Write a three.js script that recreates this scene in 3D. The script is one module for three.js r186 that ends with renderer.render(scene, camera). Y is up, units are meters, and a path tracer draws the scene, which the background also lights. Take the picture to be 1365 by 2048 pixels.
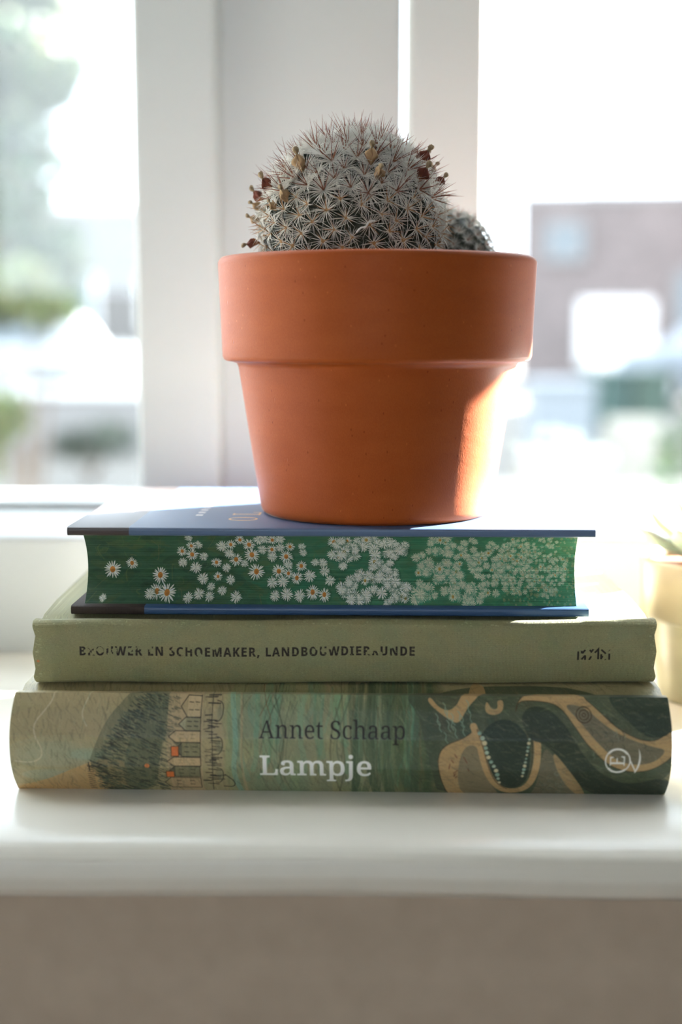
import * as THREE from 'three';
import { RoundedBoxGeometry } from 'three/addons/geometries/RoundedBoxGeometry.js';
import { mergeGeometries, mergeVertices, toCreasedNormals } from 'three/addons/utils/BufferGeometryUtils.js';

// ------------------------------------------------------------------ camera, sky, sun, exposure
const scene = new THREE.Scene();
const camera = new THREE.PerspectiveCamera(41.54, 1365 / 2048, 0.02, 400);
camera.position.set(0, 0.151, 0.436);
camera.rotation.set(THREE.MathUtils.degToRad(-7.47), 0, 0);
camera.focus = 0.470;
camera.userData.fStop = 4.4;
scene.add(camera);

scene.background = new THREE.Color().setRGB(3.8, 4.4, 4.9);
const sun = new THREE.DirectionalLight(new THREE.Color().setRGB(1, 0.985, 0.95), 95);
const SUN = new THREE.Vector3(0.78, 0.37, -0.50).normalize();
sun.position.copy(SUN).multiplyScalar(40);
sun.target.position.set(0, 0, 0);
sun.castShadow = true;
sun.shadow.mapSize.set(4096, 4096);
Object.assign(sun.shadow.camera, { left: -8, right: 8, top: 8, bottom: -8, near: 1, far: 90 });
scene.add(sun, sun.target);

const renderer = new THREE.WebGLRenderer();
renderer.toneMapping = THREE.LinearToneMapping;
renderer.toneMappingExposure = 1.38;
renderer.shadowMap.enabled = true;

// ------------------------------------------------------------------ helpers
function rngOf(seed) { let a = seed >>> 0; return () => { a = (a + 0x6d2b79f5) | 0; let t = Math.imul(a ^ (a >>> 15), 1 | a); t = (t + Math.imul(t ^ (t >>> 7), 61 | t)) ^ t; return ((t ^ (t >>> 14)) >>> 0) / 4294967296; }; }
const hash = (x, y, s) => { let h = (Math.imul(x, 374761393) + Math.imul(y, 668265263) + Math.imul(s, 974634777)) | 0; h = Math.imul(h ^ (h >>> 13), 1274126177); return ((h ^ (h >>> 16)) >>> 0) / 4294967296; };
function vnoise(x, y, px, py, s) {                                   // periodic value noise
  const ix = Math.floor(x), iy = Math.floor(y), fx = x - ix, fy = y - iy, m = (a, b) => ((a % b) + b) % b;
  const u = fx * fx * (3 - 2 * fx), v = fy * fy * (3 - 2 * fy);
  const h = (a, b) => hash(m(a, px), m(b, py), s);
  return (h(ix, iy) * (1 - u) + h(ix + 1, iy) * u) * (1 - v) + (h(ix, iy + 1) * (1 - u) + h(ix + 1, iy + 1) * u) * v;
}
function fbm(u, v, f, oct, s, fy = f) { let a = 0, w = 0.5, t = 0; for (let i = 0; i < oct; i++) { a += w * vnoise(u * f, v * fy, f, fy, s + i); t += w; w *= 0.5; f *= 2; fy *= 2; } return a / t; }
function dataTex(w, h, fn, srgb = true) {
  const d = new Uint8Array(w * h * 4);
  for (let y = 0; y < h; y++) for (let x = 0; x < w; x++) {
    const c = fn((x + 0.5) / w, (y + 0.5) / h, x, y), i = (y * w + x) * 4;
    if (typeof c === 'number') d[i] = d[i + 1] = d[i + 2] = Math.max(0, Math.min(255, c * 255));
    else for (let k = 0; k < 3; k++) d[i + k] = Math.max(0, Math.min(255, c[k]));
    d[i + 3] = 255;
  }
  const t = new THREE.DataTexture(d, w, h, THREE.RGBAFormat);
  t.wrapS = t.wrapT = THREE.RepeatWrapping; t.magFilter = THREE.LinearFilter; t.minFilter = THREE.LinearMipmapLinearFilter; t.generateMipmaps = true;
  if (srgb) t.colorSpace = THREE.SRGBColorSpace;
  t.needsUpdate = true; return t;
}
function rep(t, x, y) { const c = t.clone(); c.repeat.set(x, y); c.needsUpdate = true; return c; }
function canvasTex(cv, srgb = true) { const t = new THREE.CanvasTexture(cv); if (srgb) t.colorSpace = THREE.SRGBColorSpace; t.anisotropy = 8; return t; }
function newCanvas(w, h) { const c = document.createElement('canvas'); c.width = w; c.height = h; return c; }
const std = (o) => new THREE.MeshStandardMaterial(o);
const phys = (o) => new THREE.MeshPhysicalMaterial(o);
const lin = (r, g, b) => new THREE.Color().setRGB(r, g, b);

const used = {};
function numbered(n) { used[n] = (used[n] || 0) + 1; return used[n] === 1 ? n : n + '_' + String(used[n] - 1).padStart(3, '0'); }
function shade(o) { o.traverse((m) => { if (m.isMesh) { m.castShadow = true; m.receiveShadow = true; } }); return o; }
function thing(name, label, category, pos = [0, 0, 0], turn = 0, group) {
  const o = new THREE.Group(); o.name = numbered(name); o.position.set(...pos); o.rotation.y = turn; scene.add(o);
  o.userData = { label, category }; if (group) o.userData.group = group; return o;
}
function struct(name, label, geo, mat) {
  const o = geo ? new THREE.Mesh(geo, mat) : new THREE.Group(); o.name = name; o.userData = { label, kind: 'structure' }; scene.add(o); if (geo) shade(o); return o;
}
function part(name, geo, mat, parent, label) {
  const m = new THREE.Mesh(geo, mat); m.name = name; m.castShadow = m.receiveShadow = true; if (label) m.userData.label = label; parent.add(m); return m;
}
function box(x0, x1, y0, y1, z0, z1, r = 0.0012) {
  const g = new RoundedBoxGeometry(x1 - x0, y1 - y0, z1 - z0, 2, Math.min(r, (x1 - x0) / 2.1, (y1 - y0) / 2.1, (z1 - z0) / 2.1));
  g.translate((x0 + x1) / 2, (y0 + y1) / 2, (z0 + z1) / 2); return g;
}
function boxUV(g, s = 1) {                                           // planar uv in metres by the face's main axis
  g = g.index ? g.toNonIndexed() : g; const p = g.attributes.position, n = g.attributes.normal, uv = new Float32Array(p.count * 2);
  for (let i = 0; i < p.count; i++) {
    const k = i - (i % 3), ax = Math.abs(n.getX(k)), ay = Math.abs(n.getY(k)), az = Math.abs(n.getZ(k)), x = p.getX(i), y = p.getY(i), z = p.getZ(i);
    const [a, b] = ay >= ax && ay >= az ? [x, z] : ax >= az ? [z, y] : [x, y]; uv[i * 2] = a * s; uv[i * 2 + 1] = b * s;
  }
  g.setAttribute('uv', new THREE.BufferAttribute(uv, 2)); return g;
}
// closed profile [[z, y, v], ...] swept along x; uv = (x along 0..1, v carried by the profile)
function sweepX(prof, x0, x1, nx, { crease = 0.6, wob } = {}) {
  const P = [], U = [], n = prof.length;
  const put = (x, p, v) => { let q = [x, p[1], p[0]]; if (wob) q = wob(q); P.push(...q); U.push((x - x0) / (x1 - x0), v); };
  for (let i = 0; i < nx; i++) {
    const a = x0 + (x1 - x0) * i / nx, b = x0 + (x1 - x0) * (i + 1) / nx;
    for (let j = 0; j < n; j++) {
      const p = prof[j], q = prof[(j + 1) % n], pv = p[2] ?? 0, qv = q[2] ?? 0;
      put(a, p, pv); put(b, p, pv); put(b, q, qv); put(a, p, pv); put(b, q, qv); put(a, q, qv);
    }
  }
  const tri = THREE.ShapeUtils.triangulateShape(prof.map((p) => new THREE.Vector2(p[0], p[1])), []);
  for (const t of tri) { for (const k of t) put(x0, prof[k], prof[k][2] ?? 0); for (const k of [t[0], t[2], t[1]]) put(x1, prof[k], prof[k][2] ?? 0); }
  const g = new THREE.BufferGeometry(); g.setAttribute('position', new THREE.Float32BufferAttribute(P, 3)); g.setAttribute('uv', new THREE.Float32BufferAttribute(U, 2));
  // orient outward: signed area of the profile decides
  let area = 0; for (let j = 0; j < n; j++) { const p = prof[j], q = prof[(j + 1) % n]; area += p[0] * q[1] - q[0] * p[1]; }
  if (area > 0) { const a = g.attributes.position.array, u = g.attributes.uv.array; for (let i = 0; i < a.length; i += 9) for (let k = 0; k < 3; k++) { const t = a[i + 3 + k]; a[i + 3 + k] = a[i + 6 + k]; a[i + 6 + k] = t; } for (let i = 0; i < u.length; i += 6) for (let k = 0; k < 2; k++) { const t = u[i + 2 + k]; u[i + 2 + k] = u[i + 4 + k]; u[i + 4 + k] = t; } }
  return toCreasedNormals(g, crease);
}
function arc(cz, cy, r, a0, a1, n) { const o = []; for (let i = 0; i <= n; i++) { const a = a0 + (a1 - a0) * i / n; o.push([cz + r * Math.cos(a), cy + r * Math.sin(a)]); } return o; }
function lathe(pts, seg, px = 1) { return new THREE.LatheGeometry(pts.map((p) => new THREE.Vector2(p[0], p[1])), seg); }
function coneBetween(a, b, ra, rb, sides = 3) {                       // tapered spike from a to b, non-indexed, with a tip
  const d = b.clone().sub(a), L = d.length(); const g = new THREE.CylinderGeometry(rb, ra, L, sides, 1, true); g.translate(0, L / 2, 0);
  g.applyQuaternion(new THREE.Quaternion().setFromUnitVectors(new THREE.Vector3(0, 1, 0), d.normalize())); g.translate(a.x, a.y, a.z); return g;
}
function paint(g, fn) { const p = g.attributes.position, c = new Float32Array(p.count * 3); for (let i = 0; i < p.count; i++) { const k = fn(p.getX(i), p.getY(i), p.getZ(i), i); c[i * 3] = k[0]; c[i * 3 + 1] = k[1]; c[i * 3 + 2] = k[2]; } g.setAttribute('color', new THREE.BufferAttribute(c, 3)); return g; }

// ------------------------------------------------------------------ shared textures and materials
const brushBump = dataTex(512, 512, (u, v) => 0.5 * fbm(u, v, 6, 4, 5, 40) + 0.3 * fbm(u, v, 8, 3, 9) + 0.2 * fbm(u, v, 64, 2, 11), false);
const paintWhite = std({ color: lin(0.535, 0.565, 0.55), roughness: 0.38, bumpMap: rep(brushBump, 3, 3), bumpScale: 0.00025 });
const paintSill = std({ color: lin(0.85, 0.825, 0.745), roughness: 0.24, bumpMap: rep(brushBump, 4, 4), bumpScale: 0.0002 });
const wallGrain = dataTex(512, 512, (u, v) => { const k = 128 + 6 * (fbm(u, v, 3, 4, 21, 120) - 0.5) + 8 * (fbm(u, v, 150, 2, 23) - 0.5); return [k, k - 8, k - 18]; });
const paintTaupe = std({ color: lin(2.35, 2.24, 2.12), map: wallGrain, roughness: 0.75 });
const plaster = std({ color: lin(0.44, 0.435, 0.415), roughness: 0.9, bumpMap: brushBump, bumpScale: 0.0006 });
const glassMat = phys({ color: 0xffffff, roughness: 0, metalness: 0, transmission: 1, thickness: 0, ior: 1.5 });

// ------------------------------------------------------------------ the room
const WX0 = -2.3, WX1 = 2.3, WZ = 3.8, FLOOR = -0.72, CEIL = 1.75;
const WIN = { z0: -0.36, z1: -0.30, glass: -0.335, head: 1.30, ledge: 0.056, lx0: -0.95, rx1: 0.675 };
{
  const woodTex = dataTex(512, 512, (u, v) => { const b = Math.floor(u * 6), k = 0.85 + 0.3 * hash(b, 3, 4) + 0.35 * (fbm(u, v, 36, 3, 31, 3) - 0.5); return [140 * k, 112 * k, 84 * k]; });
  const floorMat = std({ map: rep(woodTex, 1.2, 1.2), roughness: 0.5 });
  struct('floor', 'brown wooden floor of the room', boxUV(box(WX0 - 0.12, WX1 + 0.12, FLOOR - 0.1, FLOOR, -0.2, WZ + 0.12, 0.001)), floorMat);
  struct('ceiling', 'white plaster ceiling of the room', box(WX0 - 0.12, WX1 + 0.12, CEIL, CEIL + 0.12, -0.4, WZ + 0.12, 0.001), plaster);
  struct('wall_left', 'white side wall left of the window', box(WX0 - 0.12, WX0, FLOOR, CEIL, -0.2, WZ, 0.001), plaster);
  struct('wall_right', 'white side wall right of the window', box(WX1, WX1 + 0.12, FLOOR, CEIL, -0.2, WZ, 0.001), plaster);
  // back wall with a wide window opening in it
  const back = struct('wall_back', 'white wall behind the camera round a wide window');
  const [bx0, bx1, by0, by1] = [-1.3, 0.1, 0.25, 1.5];
  part('wall_panel', box(WX0, WX1, FLOOR, by0, WZ, WZ + 0.12, 0.001), plaster, back); part('wall_panel', box(WX0, WX1, by1, CEIL, WZ, WZ + 0.12, 0.001), plaster, back);
  part('wall_panel', box(WX0, bx0, by0, by1, WZ, WZ + 0.12, 0.001), plaster, back); part('wall_panel', box(bx1, WX1, by0, by1, WZ, WZ + 0.12, 0.001), plaster, back);
  const w3 = struct('window_3', 'white window in the wall behind the camera'), bm = (bx0 + bx1) / 2, f = 0.05;
  part('frame', mergeGeometries([box(bx0, bx1, by0, by0 + f, WZ + 0.03, WZ + 0.09), box(bx0, bx1, by1 - f, by1, WZ + 0.03, WZ + 0.09), box(bx0, bx0 + f, by0, by1, WZ + 0.03, WZ + 0.09), box(bx1 - f, bx1, by0, by1, WZ + 0.03, WZ + 0.09), box(bm - f / 2, bm + f / 2, by0, by1, WZ + 0.03, WZ + 0.09)]), paintWhite, w3);
  part('pane', box(bx0 + f, bm - f / 2, by0 + f, by1 - f, WZ + 0.058, WZ + 0.062, 0.0005), glassMat, w3); part('pane', box(bm + f / 2, bx1 - f, by0 + f, by1 - f, WZ + 0.058, WZ + 0.062, 0.0005), glassMat, w3);

  // window wall: taupe panel below the sill, white sides and lintel
  const low = struct('wall_front', 'smooth taupe wall panel below the white window sill'); low.rotation.y = -0.012;
  const g = boxUV(box(WX0 - 0.05, WX1 + 0.05, FLOOR, -0.0185, -0.05, 0.0425, 0.001), 1);
  part('wall_panel', g, paintTaupe, low);
  const sides = struct('wall_window', 'white wall around the window with its lintel');
  part('wall_panel', box(WX0 - 0.12, WIN.lx0, FLOOR, CEIL, -0.36, -0.19, 0.001), plaster, sides); part('wall_panel', box(WIN.rx1, WX1 + 0.12, FLOOR, CEIL, -0.36, -0.19, 0.001), plaster, sides);
  part('lintel', box(WIN.lx0, WIN.rx1, WIN.head, CEIL, -0.36, -0.19, 0.001), plaster, sides);
  struct('wall_base', 'rendered base of the wall below the window ledge', box(WIN.lx0, WIN.rx1, -0.95, -0.02, -0.36, -0.06, 0.001), plaster);

  // sill board with a bullnose front edge
  const rn = 0.0094, prof = [[-0.1972, -0.0188], [-0.1972, 0], ...[0.2, 0.4, 0.6, 0.8, 1].map((t) => [-0.1972 + t * (0.042 + 0.1972), 0]), ...arc(0.042, -rn, rn, Math.PI / 2, -Math.PI / 2, 16).slice(1)];
  const R = rngOf(4);
  const sill = struct('window_sill', 'glossy white painted window sill with a rounded front edge'); sill.rotation.y = -0.012;
  part('board', sweepX(prof, WX0 - 0.1, WX1 + 0.1, 60, { crease: 0.5, wob: (q) => { const s = Math.max(0, q[2] - 0.035) / 0.016; return [q[0], q[1] + 0.0006 * s * Math.sin(q[0] * 31 + 1.3), q[2] + 0.0007 * s * Math.sin(q[0] * 23)]; } }), paintSill, sill);
  struct('window_ledge', 'raised white ledge between the sill and the panes', box(WIN.lx0, WIN.rx1, -0.02, WIN.ledge, -0.36, -0.1974, 0.003), paintWhite);
}
// the window: two casements with a broad post between them
{
  const frameSet = (name, label, x0, x1, inner, stile) => {       // inner = x of the edge next to the post
    const w = struct(name, label), [a, b] = [Math.min(x0, x1), Math.max(x0, x1)], y0 = WIN.ledge, y1 = WIN.head, z0 = WIN.z0, z1 = WIN.z1;
    const right = inner === a;
    part('stile', box(right ? a : b - stile, right ? a + stile : b, y0, y1, z0, z1, 0.003), paintWhite, w);
    part('stile', box(right ? b - 0.045 : a, right ? b : a + 0.045, y0, y1, z0, z1, 0.003), paintWhite, w);
    const pa = right ? a + stile : a + 0.045, pb = right ? b - 0.045 : b - stile;
    part('bottom_rail', box(pa, pb, y0, y0 + 0.004, z0, z1, 0.001), paintWhite, w);
    part('head_rail', box(pa, pb, y1 - 0.045, y1, z0, z1, 0.003), paintWhite, w);
    part('transom', box(pa, pb, 0.371, 0.44, z0, z1, 0.003), paintWhite, w);
    part('pane', box(pa, pb, y0 + 0.004, 0.371, WIN.glass - 0.002, WIN.glass + 0.002, 0.0005), glassMat, w);
    part('pane', box(pa, pb, 0.44, y1 - 0.045, WIN.glass - 0.002, WIN.glass + 0.002, 0.0005), glassMat, w);
    return w;
  };
  frameSet('window_1', 'white framed window pane left of the broad post with a tree behind it', WIN.lx0, -0.0661, -0.0661, 0.0445);
  const w2 = frameSet('window_2', 'white framed window pane right of the broad post with a brick building behind it', 0.036, WIN.rx1, 0.036, 0.0400);
  const post = struct('window_post', 'broad white post between the two window panes');
  part('post', box(-0.0705, 0.0333, WIN.ledge, WIN.head, -0.40, -0.318, 0.002), paintWhite, post);
}

// ------------------------------------------------------------------ book at the bottom of the stack
const weave = dataTex(1024, 512, (u, v, x, y) => { const a = Math.sin(u * Math.PI * 2 * 220) * 0.5 + 0.5, b = Math.sin(v * Math.PI * 2 * 110) * 0.5 + 0.5; return 0.3 * a + 0.3 * b + 0.4 * fbm(u, v, 128, 2, 3, 64); }, false);
const paperGrain = dataTex(512, 512, (u, v) => 0.5 * fbm(u, v, 100, 2, 41) + 0.5 * fbm(u, v, 30, 3, 43), false);
const pageTex = dataTex(64, 512, (u, v, x, y) => { const k = 0.86 + 0.2 * (hash(0, y, 7) - 0.5) + 0.06 * (hash(x, y, 8) - 0.5); return [226 * k, 216 * k, 196 * k]; });
const pageBump = dataTex(64, 512, (u, v, x, y) => 0.8 * hash(0, y, 17) + 0.2 * hash(x >> 2, y, 18), false);
const pageMat = std({ map: pageTex, roughness: 0.85, bumpMap: pageBump, bumpScale: 0.0002 });

function jacketArt() {
  const W = 2048, H = 440, TOP = 100, cv = newCanvas(W, H), c = cv.getContext('2d'), R = rngOf(77);
  const X = (x) => (x - 20) / 1318 * W, Y = (y) => y >= 1390 ? TOP + (y - 1390) / 193 * (H - TOP) : TOP - (1390 - y) / 15 * TOP;
  const line = (pts, w, col, alpha = 1) => { c.globalAlpha = alpha; c.strokeStyle = col; c.lineWidth = w; c.lineCap = 'round'; c.lineJoin = 'round'; c.beginPath(); pts.forEach(([x, y], i) => { if (!i) c.moveTo(X(x), Y(y)); else { const [px, py] = pts[i - 1]; const mx = (px + x) / 2, my = (py + y) / 2; c.quadraticCurveTo(X(px), Y(py), X(mx), Y(my)); if (i === pts.length - 1) c.lineTo(X(x), Y(y)); } }); c.stroke(); c.globalAlpha = 1; };
  const blob = (pts, col, alpha = 1, edge) => { c.globalAlpha = alpha; c.fillStyle = col; c.beginPath(); const n = pts.length; for (let i = 0; i <= n; i++) { const [ax, ay] = pts[i % n], [bx, by] = pts[(i + 1) % n]; const mx = X((ax + bx) / 2), my = Y((ay + by) / 2); if (!i) c.moveTo(mx, my); else c.quadraticCurveTo(X(ax), Y(ay), mx, my); } c.closePath(); c.fill(); c.globalAlpha = 1; if (edge) { c.strokeStyle = edge; c.lineWidth = 2; c.stroke(); } };
  const wash = (x, y, rx, ry, col, a) => { for (let i = 0; i < 6; i++) { c.globalAlpha = a / 6; c.fillStyle = col; c.beginPath(); c.ellipse(X(x + (R() - 0.5) * rx * 0.4), Y(y + (R() - 0.5) * ry * 0.4), rx * 1.55 * (0.6 + 0.12 * i), ry * 1.7 * (0.6 + 0.12 * i), 0, 0, 7); c.fill(); } c.globalAlpha = 1; };
  // paper ground
  c.fillStyle = '#a29873'; c.fillRect(0, 0, W, H);
  for (let i = 0; i < 300; i++) wash(R() * 1340, 1390 + R() * 190, 30 + R() * 60, 8 + R() * 20, ['#a89a72', '#9c9674', '#ab9f7c', '#988f6a'][i & 3], 0.25);
  wash(120, 1500, 90, 30, '#9aa38a', 0.6); wash(100, 1545, 60, 14, '#9fae9a', 0.7); wash(180, 1500, 40, 12, '#8fae9c', 0.6);
  blob([[20, 1575], [90, 1555], [130, 1535], [190, 1510], [250, 1500], [260, 1590], [20, 1590]], '#c29c68', 0.75);
  wash(60, 1575, 60, 8, '#d0a873', 0.6);
  line([[100, 1383], [100, 1400], [85, 1420], [67, 1440], [68, 1462], [84, 1490], [82, 1508], [60, 1518], [30, 1514]], 5, '#c3ba98', 0.8);
  line([[178, 1383], [165, 1408], [160, 1425], [172, 1445]], 5, '#c0bb9a', 0.7);
  // sea, centre to right
  for (let i = 0; i < 240; i++) { const x = 465 + R() * 420, d = (x - 465) / 420; wash(x, 1385 + R() * 200, 10 + R() * 16, 30 + R() * 50, d > 0.75 ? ['#4f6147', '#5a6a4c', '#46583f', '#62714f'][i & 3] : ['#7f8a64', '#8f9068', '#74906c', '#9a9470'][i & 3], 0.4); }
  for (let i = 0; i < 26; i++) { let x = 480 + R() * 360, y = 1375 + R() * 20; const pts = [], dx = (R() - 0.5) * 34; const L = 60 + R() * 150; for (let k = 0; k < 6; k++) pts.push([x + dx * Math.sin(k * 0.6 + R()) + (R() - 0.5) * 6, y + k * L / 5]); line(pts, 6 + R() * 20, ['#5f9f7c', '#76a584', '#4f8a68', '#6b9c86'][i & 3], 0.28); }
  for (let i = 0; i < 34; i++) { let x = 470 + R() * 400; const pts = [], dx = (R() - 0.5) * 60; const y = 1375 + R() * 40, L = 80 + R() * 130; for (let k = 0; k < 7; k++) pts.push([x + dx * Math.sin(k * 0.5) + (R() - 0.5) * 5, y + k * L / 6]); line(pts, 1.5 + R() * 5, ['#5b5f45', '#4b553f', '#6a6244', '#55624c'][i & 3], 0.5); }
  for (let i = 0; i < 16; i++) { const x = 700 + R() * 170; line([[x, 1380], [x + (R() - 0.5) * 20, 1440], [x + (R() - 0.5) * 30, 1500], [x + (R() - 0.5) * 30, 1585]], 8 + R() * 18, '#41553f', 0.4); }
  line([[462, 1385], [470, 1430], [474, 1480], [466, 1530], [480, 1585]], 16, '#7fae9c', 0.55); line([[480, 1385], [486, 1440], [482, 1500], [492, 1585]], 8, '#b9a27c', 0.6);
  // dark fir wood on a slope (left), drawn as ink strokes
  blob([[262, 1386], [215, 1425], [185, 1490], [175, 1520], [200, 1545], [200, 1585], [310, 1585], [315, 1520], [330, 1470], [340, 1420], [345, 1386]], '#5a5e48', 0.55);
  blob([[300, 1388], [270, 1440], [250, 1500], [240, 1580], [310, 1580], [330, 1440], [340, 1395]], '#4a5443', 0.4);
  for (let i = 0; i < 900; i++) {
    const t = R(), y = 1385 + R() * 198, left = y < 1520 ? 270 - (y - 1385) * 0.75 : 172 + (y - 1520) * 0.3, x = left + t * t * 150 + R() * 26; if (x > 322 + 26 * R()) continue;
    const L = 6 + R() * 12; line([[x, y], [x + L * 0.8, y + L * (0.15 + R() * 0.35)]], 1.4 + R() * 2.6, ['#262a22', '#3b4334', '#2f3a31', '#46564a'][i & 3], 0.75);
  }
  for (let i = 0; i < 11; i++) line([[172, 1525 + i * 5.2], [184, 1527 + i * 5.2]], 2.2, '#2b2a22');
  line([[172, 1522], [188, 1526], [202, 1520]], 3, '#24241e'); line([[175, 1516], [176, 1534]], 3, '#24241e');
  // a row of little harbour houses, turned on their sides
  const house = (x0, x1, y0, y1, roof, wall, door) => {
    blob([[x0, y0], [x1, y0], [x1 + 1, (y0 + y1) / 2], [x1, y1], [x0, y1], [x0 - 1, (y0 + y1) / 2]], wall, 0.9);
    c.fillStyle = wall; c.globalAlpha = 0.9; c.fillRect(X(x0), Y(y0), X(x1) - X(x0), Y(y1) - Y(y0)); c.globalAlpha = 1;
    c.fillStyle = roof; c.globalAlpha = 0.85; c.beginPath(); c.moveTo(X(x0), Y(y0)); c.lineTo(X(x0 - 14), Y((y0 + y1) / 2)); c.lineTo(X(x0), Y(y1)); c.closePath(); c.fill(); c.globalAlpha = 1;
    line([[x0, y0], [x1, y0 + 1]], 2.4, '#2b2820'); line([[x0, y1], [x1, y1]], 2.4, '#2b2820'); line([[x1, y0], [x1, y1]], 2.2, '#2b2820'); line([[x0, y0], [x0 - 14, (y0 + y1) / 2], [x0 - 14, (y0 + y1) / 2], [x0, y1]], 2.4, '#2b2820');
    for (let k = 0; k < 4; k++) { const wx = x0 + (x1 - x0) * (0.25 + 0.45 * (k & 1)), wy = y0 + (y1 - y0) * (0.3 + 0.35 * (k >> 1)); line([[wx - 4, wy], [wx + 4, wy + 0.5]], 2.6, door); }
  };
  c.fillStyle = '#b7a07a'; c.globalAlpha = 0.8; c.fillRect(X(335), Y(1386), X(405) - X(335), H); c.globalAlpha = 1;
  for (let i = 0; i < 150; i++) { const y = 1388 + R() * 190, x = 318 + R() * 40; line([[x, y], [x + 5 + R() * 8, y + 1 + R() * 4]], 1.4 + R() * 2, ['#3b4334', '#4d5546', '#2f3a31'][i % 3], 0.5); }
  house(375, 402, 1392, 1428, '#ab9a74', '#c0ab84', '#4b4232'); house(372, 402, 1428, 1452, '#a8a482', '#8c8866', '#2f2d24'); house(352, 402, 1452, 1474, '#bda47c', '#bfa77e', '#93805c');
  house(365, 402, 1474, 1502, '#5b5a48', '#84805f', '#2f2d24'); house(348, 402, 1503, 1522, '#b89d74', '#c2a87e', '#a58d66'); house(350, 400, 1522, 1546, '#4c4b3d', '#7e7a5c', '#38352a'); house(340, 400, 1548, 1574, '#a9936b', '#b89f78', '#433c2e');
  const orange = (x, y, w, h) => { c.fillStyle = '#d9743c'; c.fillRect(X(x), Y(y), w * 1.55, h * 1.72); c.strokeStyle = '#3a2a1c'; c.lineWidth = 2; c.strokeRect(X(x), Y(y), w * 1.55, h * 1.72); };
  orange(343, 1482, 15, 20); orange(331, 1534, 16, 14); c.fillStyle = '#d98048'; c.beginPath(); c.arc(X(293), Y(1522), 8, 0, 7); c.fill();
  for (let i = 0; i < 46; i++) { const y = 1390 + R() * 185, x = 405 + R() * 22; line([[x, y], [x + 10 + R() * 16, y + (R() - 0.4) * 4]], 1.6 + R() * 2.6, '#2a2820', 0.85); }
  for (const y of [1400, 1462, 1525]) { line([[434, y], [446, y + 3], [447, y + 24], [438, y + 36], [430, y + 34]], 2.6, '#2b2a22'); wash(440, y + 18, 6, 14, '#6e7a60', 0.5); }
  line([[425, 1386], [424, 1440], [427, 1500], [423, 1580]], 2, '#2b2820'); line([[450, 1540], [470, 1558], [466, 1572], [445, 1570]], 3, '#2b2820');
  // a generic sea beast: sand coloured jaws and bands over dark water (a plain stand-in in the same tones)
  blob([[800, 1380], [1345, 1380], [1345, 1595], [880, 1595], [870, 1540], [850, 1470], [840, 1420]], '#46523e', 0.85);
  for (let i = 0; i < 160; i++) wash(870 + R() * 470, 1385 + R() * 200, 8 + R() * 26, 6 + R() * 20, ['#3b4a38', '#525a46', '#34463a', '#4a5a44'][i & 3], 0.35);
  const sand = '#bb9b6c', mud = '#77705a', deep = '#2c3a2f', ink = '#4a3a26';
  blob([[855, 1400], [900, 1430], [920, 1436], [935, 1410], [960, 1390], [985, 1383], [960, 1376], [930, 1388], [905, 1415], [880, 1410], [862, 1390]], sand, 0.95);
  blob([[975, 1395], [985, 1412], [998, 1410], [996, 1396], [1010, 1396], [1008, 1414], [990, 1422], [970, 1416]], sand, 0.9);
  blob([[955, 1442], [930, 1462], [890, 1475], [876, 1500], [882, 1540], [895, 1575], [905, 1592], [1010, 1592], [985, 1560], [968, 1510]], sand, 0.95, ink);
  blob([[925, 1480], [955, 1470], [975, 1530], [1000, 1575], [1000, 1592], [930, 1592], [915, 1540]], mud, 0.75);
  blob([[1085, 1475], [1105, 1490], [1140, 1540], [1180, 1592], [1060, 1592], [1075, 1570]], mud, 0.9); blob([[1100, 1478], [1140, 1520], [1185, 1592], [1165, 1592], [1120, 1540]], sand, 0.8);
  blob([[958, 1450], [965, 1500], [985, 1550], [1020, 1572], [1050, 1560], [1062, 1520], [1058, 1450], [1010, 1420]], deep, 0.95);
  line([[948, 1440], [960, 1470], [970, 1512], [985, 1548], [1010, 1574], [1040, 1576], [1062, 1560], [1074, 1520], [1076, 1475], [1070, 1446]], 22, sand, 1); line([[955, 1445], [968, 1480], [978, 1520], [996, 1556], [1018, 1570]], 3, ink, 0.8); line([[1064, 1452], [1066, 1500], [1060, 1540]], 3, ink, 0.8);
  for (let i = 0; i < 12; i++) { c.fillStyle = ['#8fae9c', '#a9bda8', '#d0c6a0'][i % 3]; c.beginPath(); c.arc(X(960 + i * 4 + Math.sin(i) * 2), Y(1452 + i * 9.2), 4 + R() * 4, 0, 7); c.fill(); c.beginPath(); c.arc(X(1060 - i * 1.2), Y(1455 + i * 7.5), 3 + R() * 3, 0, 7); c.fill(); }
  blob([[1032, 1420], [1036, 1398], [1070, 1396], [1120, 1402], [1150, 1440], [1180, 1480], [1230, 1522], [1290, 1528], [1340, 1495], [1345, 1470], [1340, 1440], [1300, 1470], [1240, 1448], [1190, 1405], [1160, 1385], [1100, 1385], [1040, 1390]], sand, 0.95, ink);
  blob([[1040, 1425], [1060, 1404], [1100, 1408], [1135, 1440], [1160, 1485], [1200, 1530], [1260, 1560], [1340, 1530], [1345, 1595], [1190, 1595], [1130, 1510], [1090, 1470], [1060, 1465]], '#333d30', 0.95);
  blob([[1125, 1400], [1160, 1430], [1190, 1465], [1240, 1510], [1300, 1510], [1330, 1480], [1300, 1475], [1240, 1455], [1200, 1430], [1170, 1405]], '#6d6a56', 0.9);
  blob([[1205, 1386], [1250, 1425], [1290, 1460], [1330, 1455], [1345, 1430], [1345, 1386]], '#333f33', 0.95);
  c.strokeStyle = ink; c.lineWidth = 3; for (const r of [18, 11, 4]) { c.beginPath(); c.ellipse(X(1168), Y(1419), r * 1.3, r * 1.3, 0, 0, 7); c.stroke(); }
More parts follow.
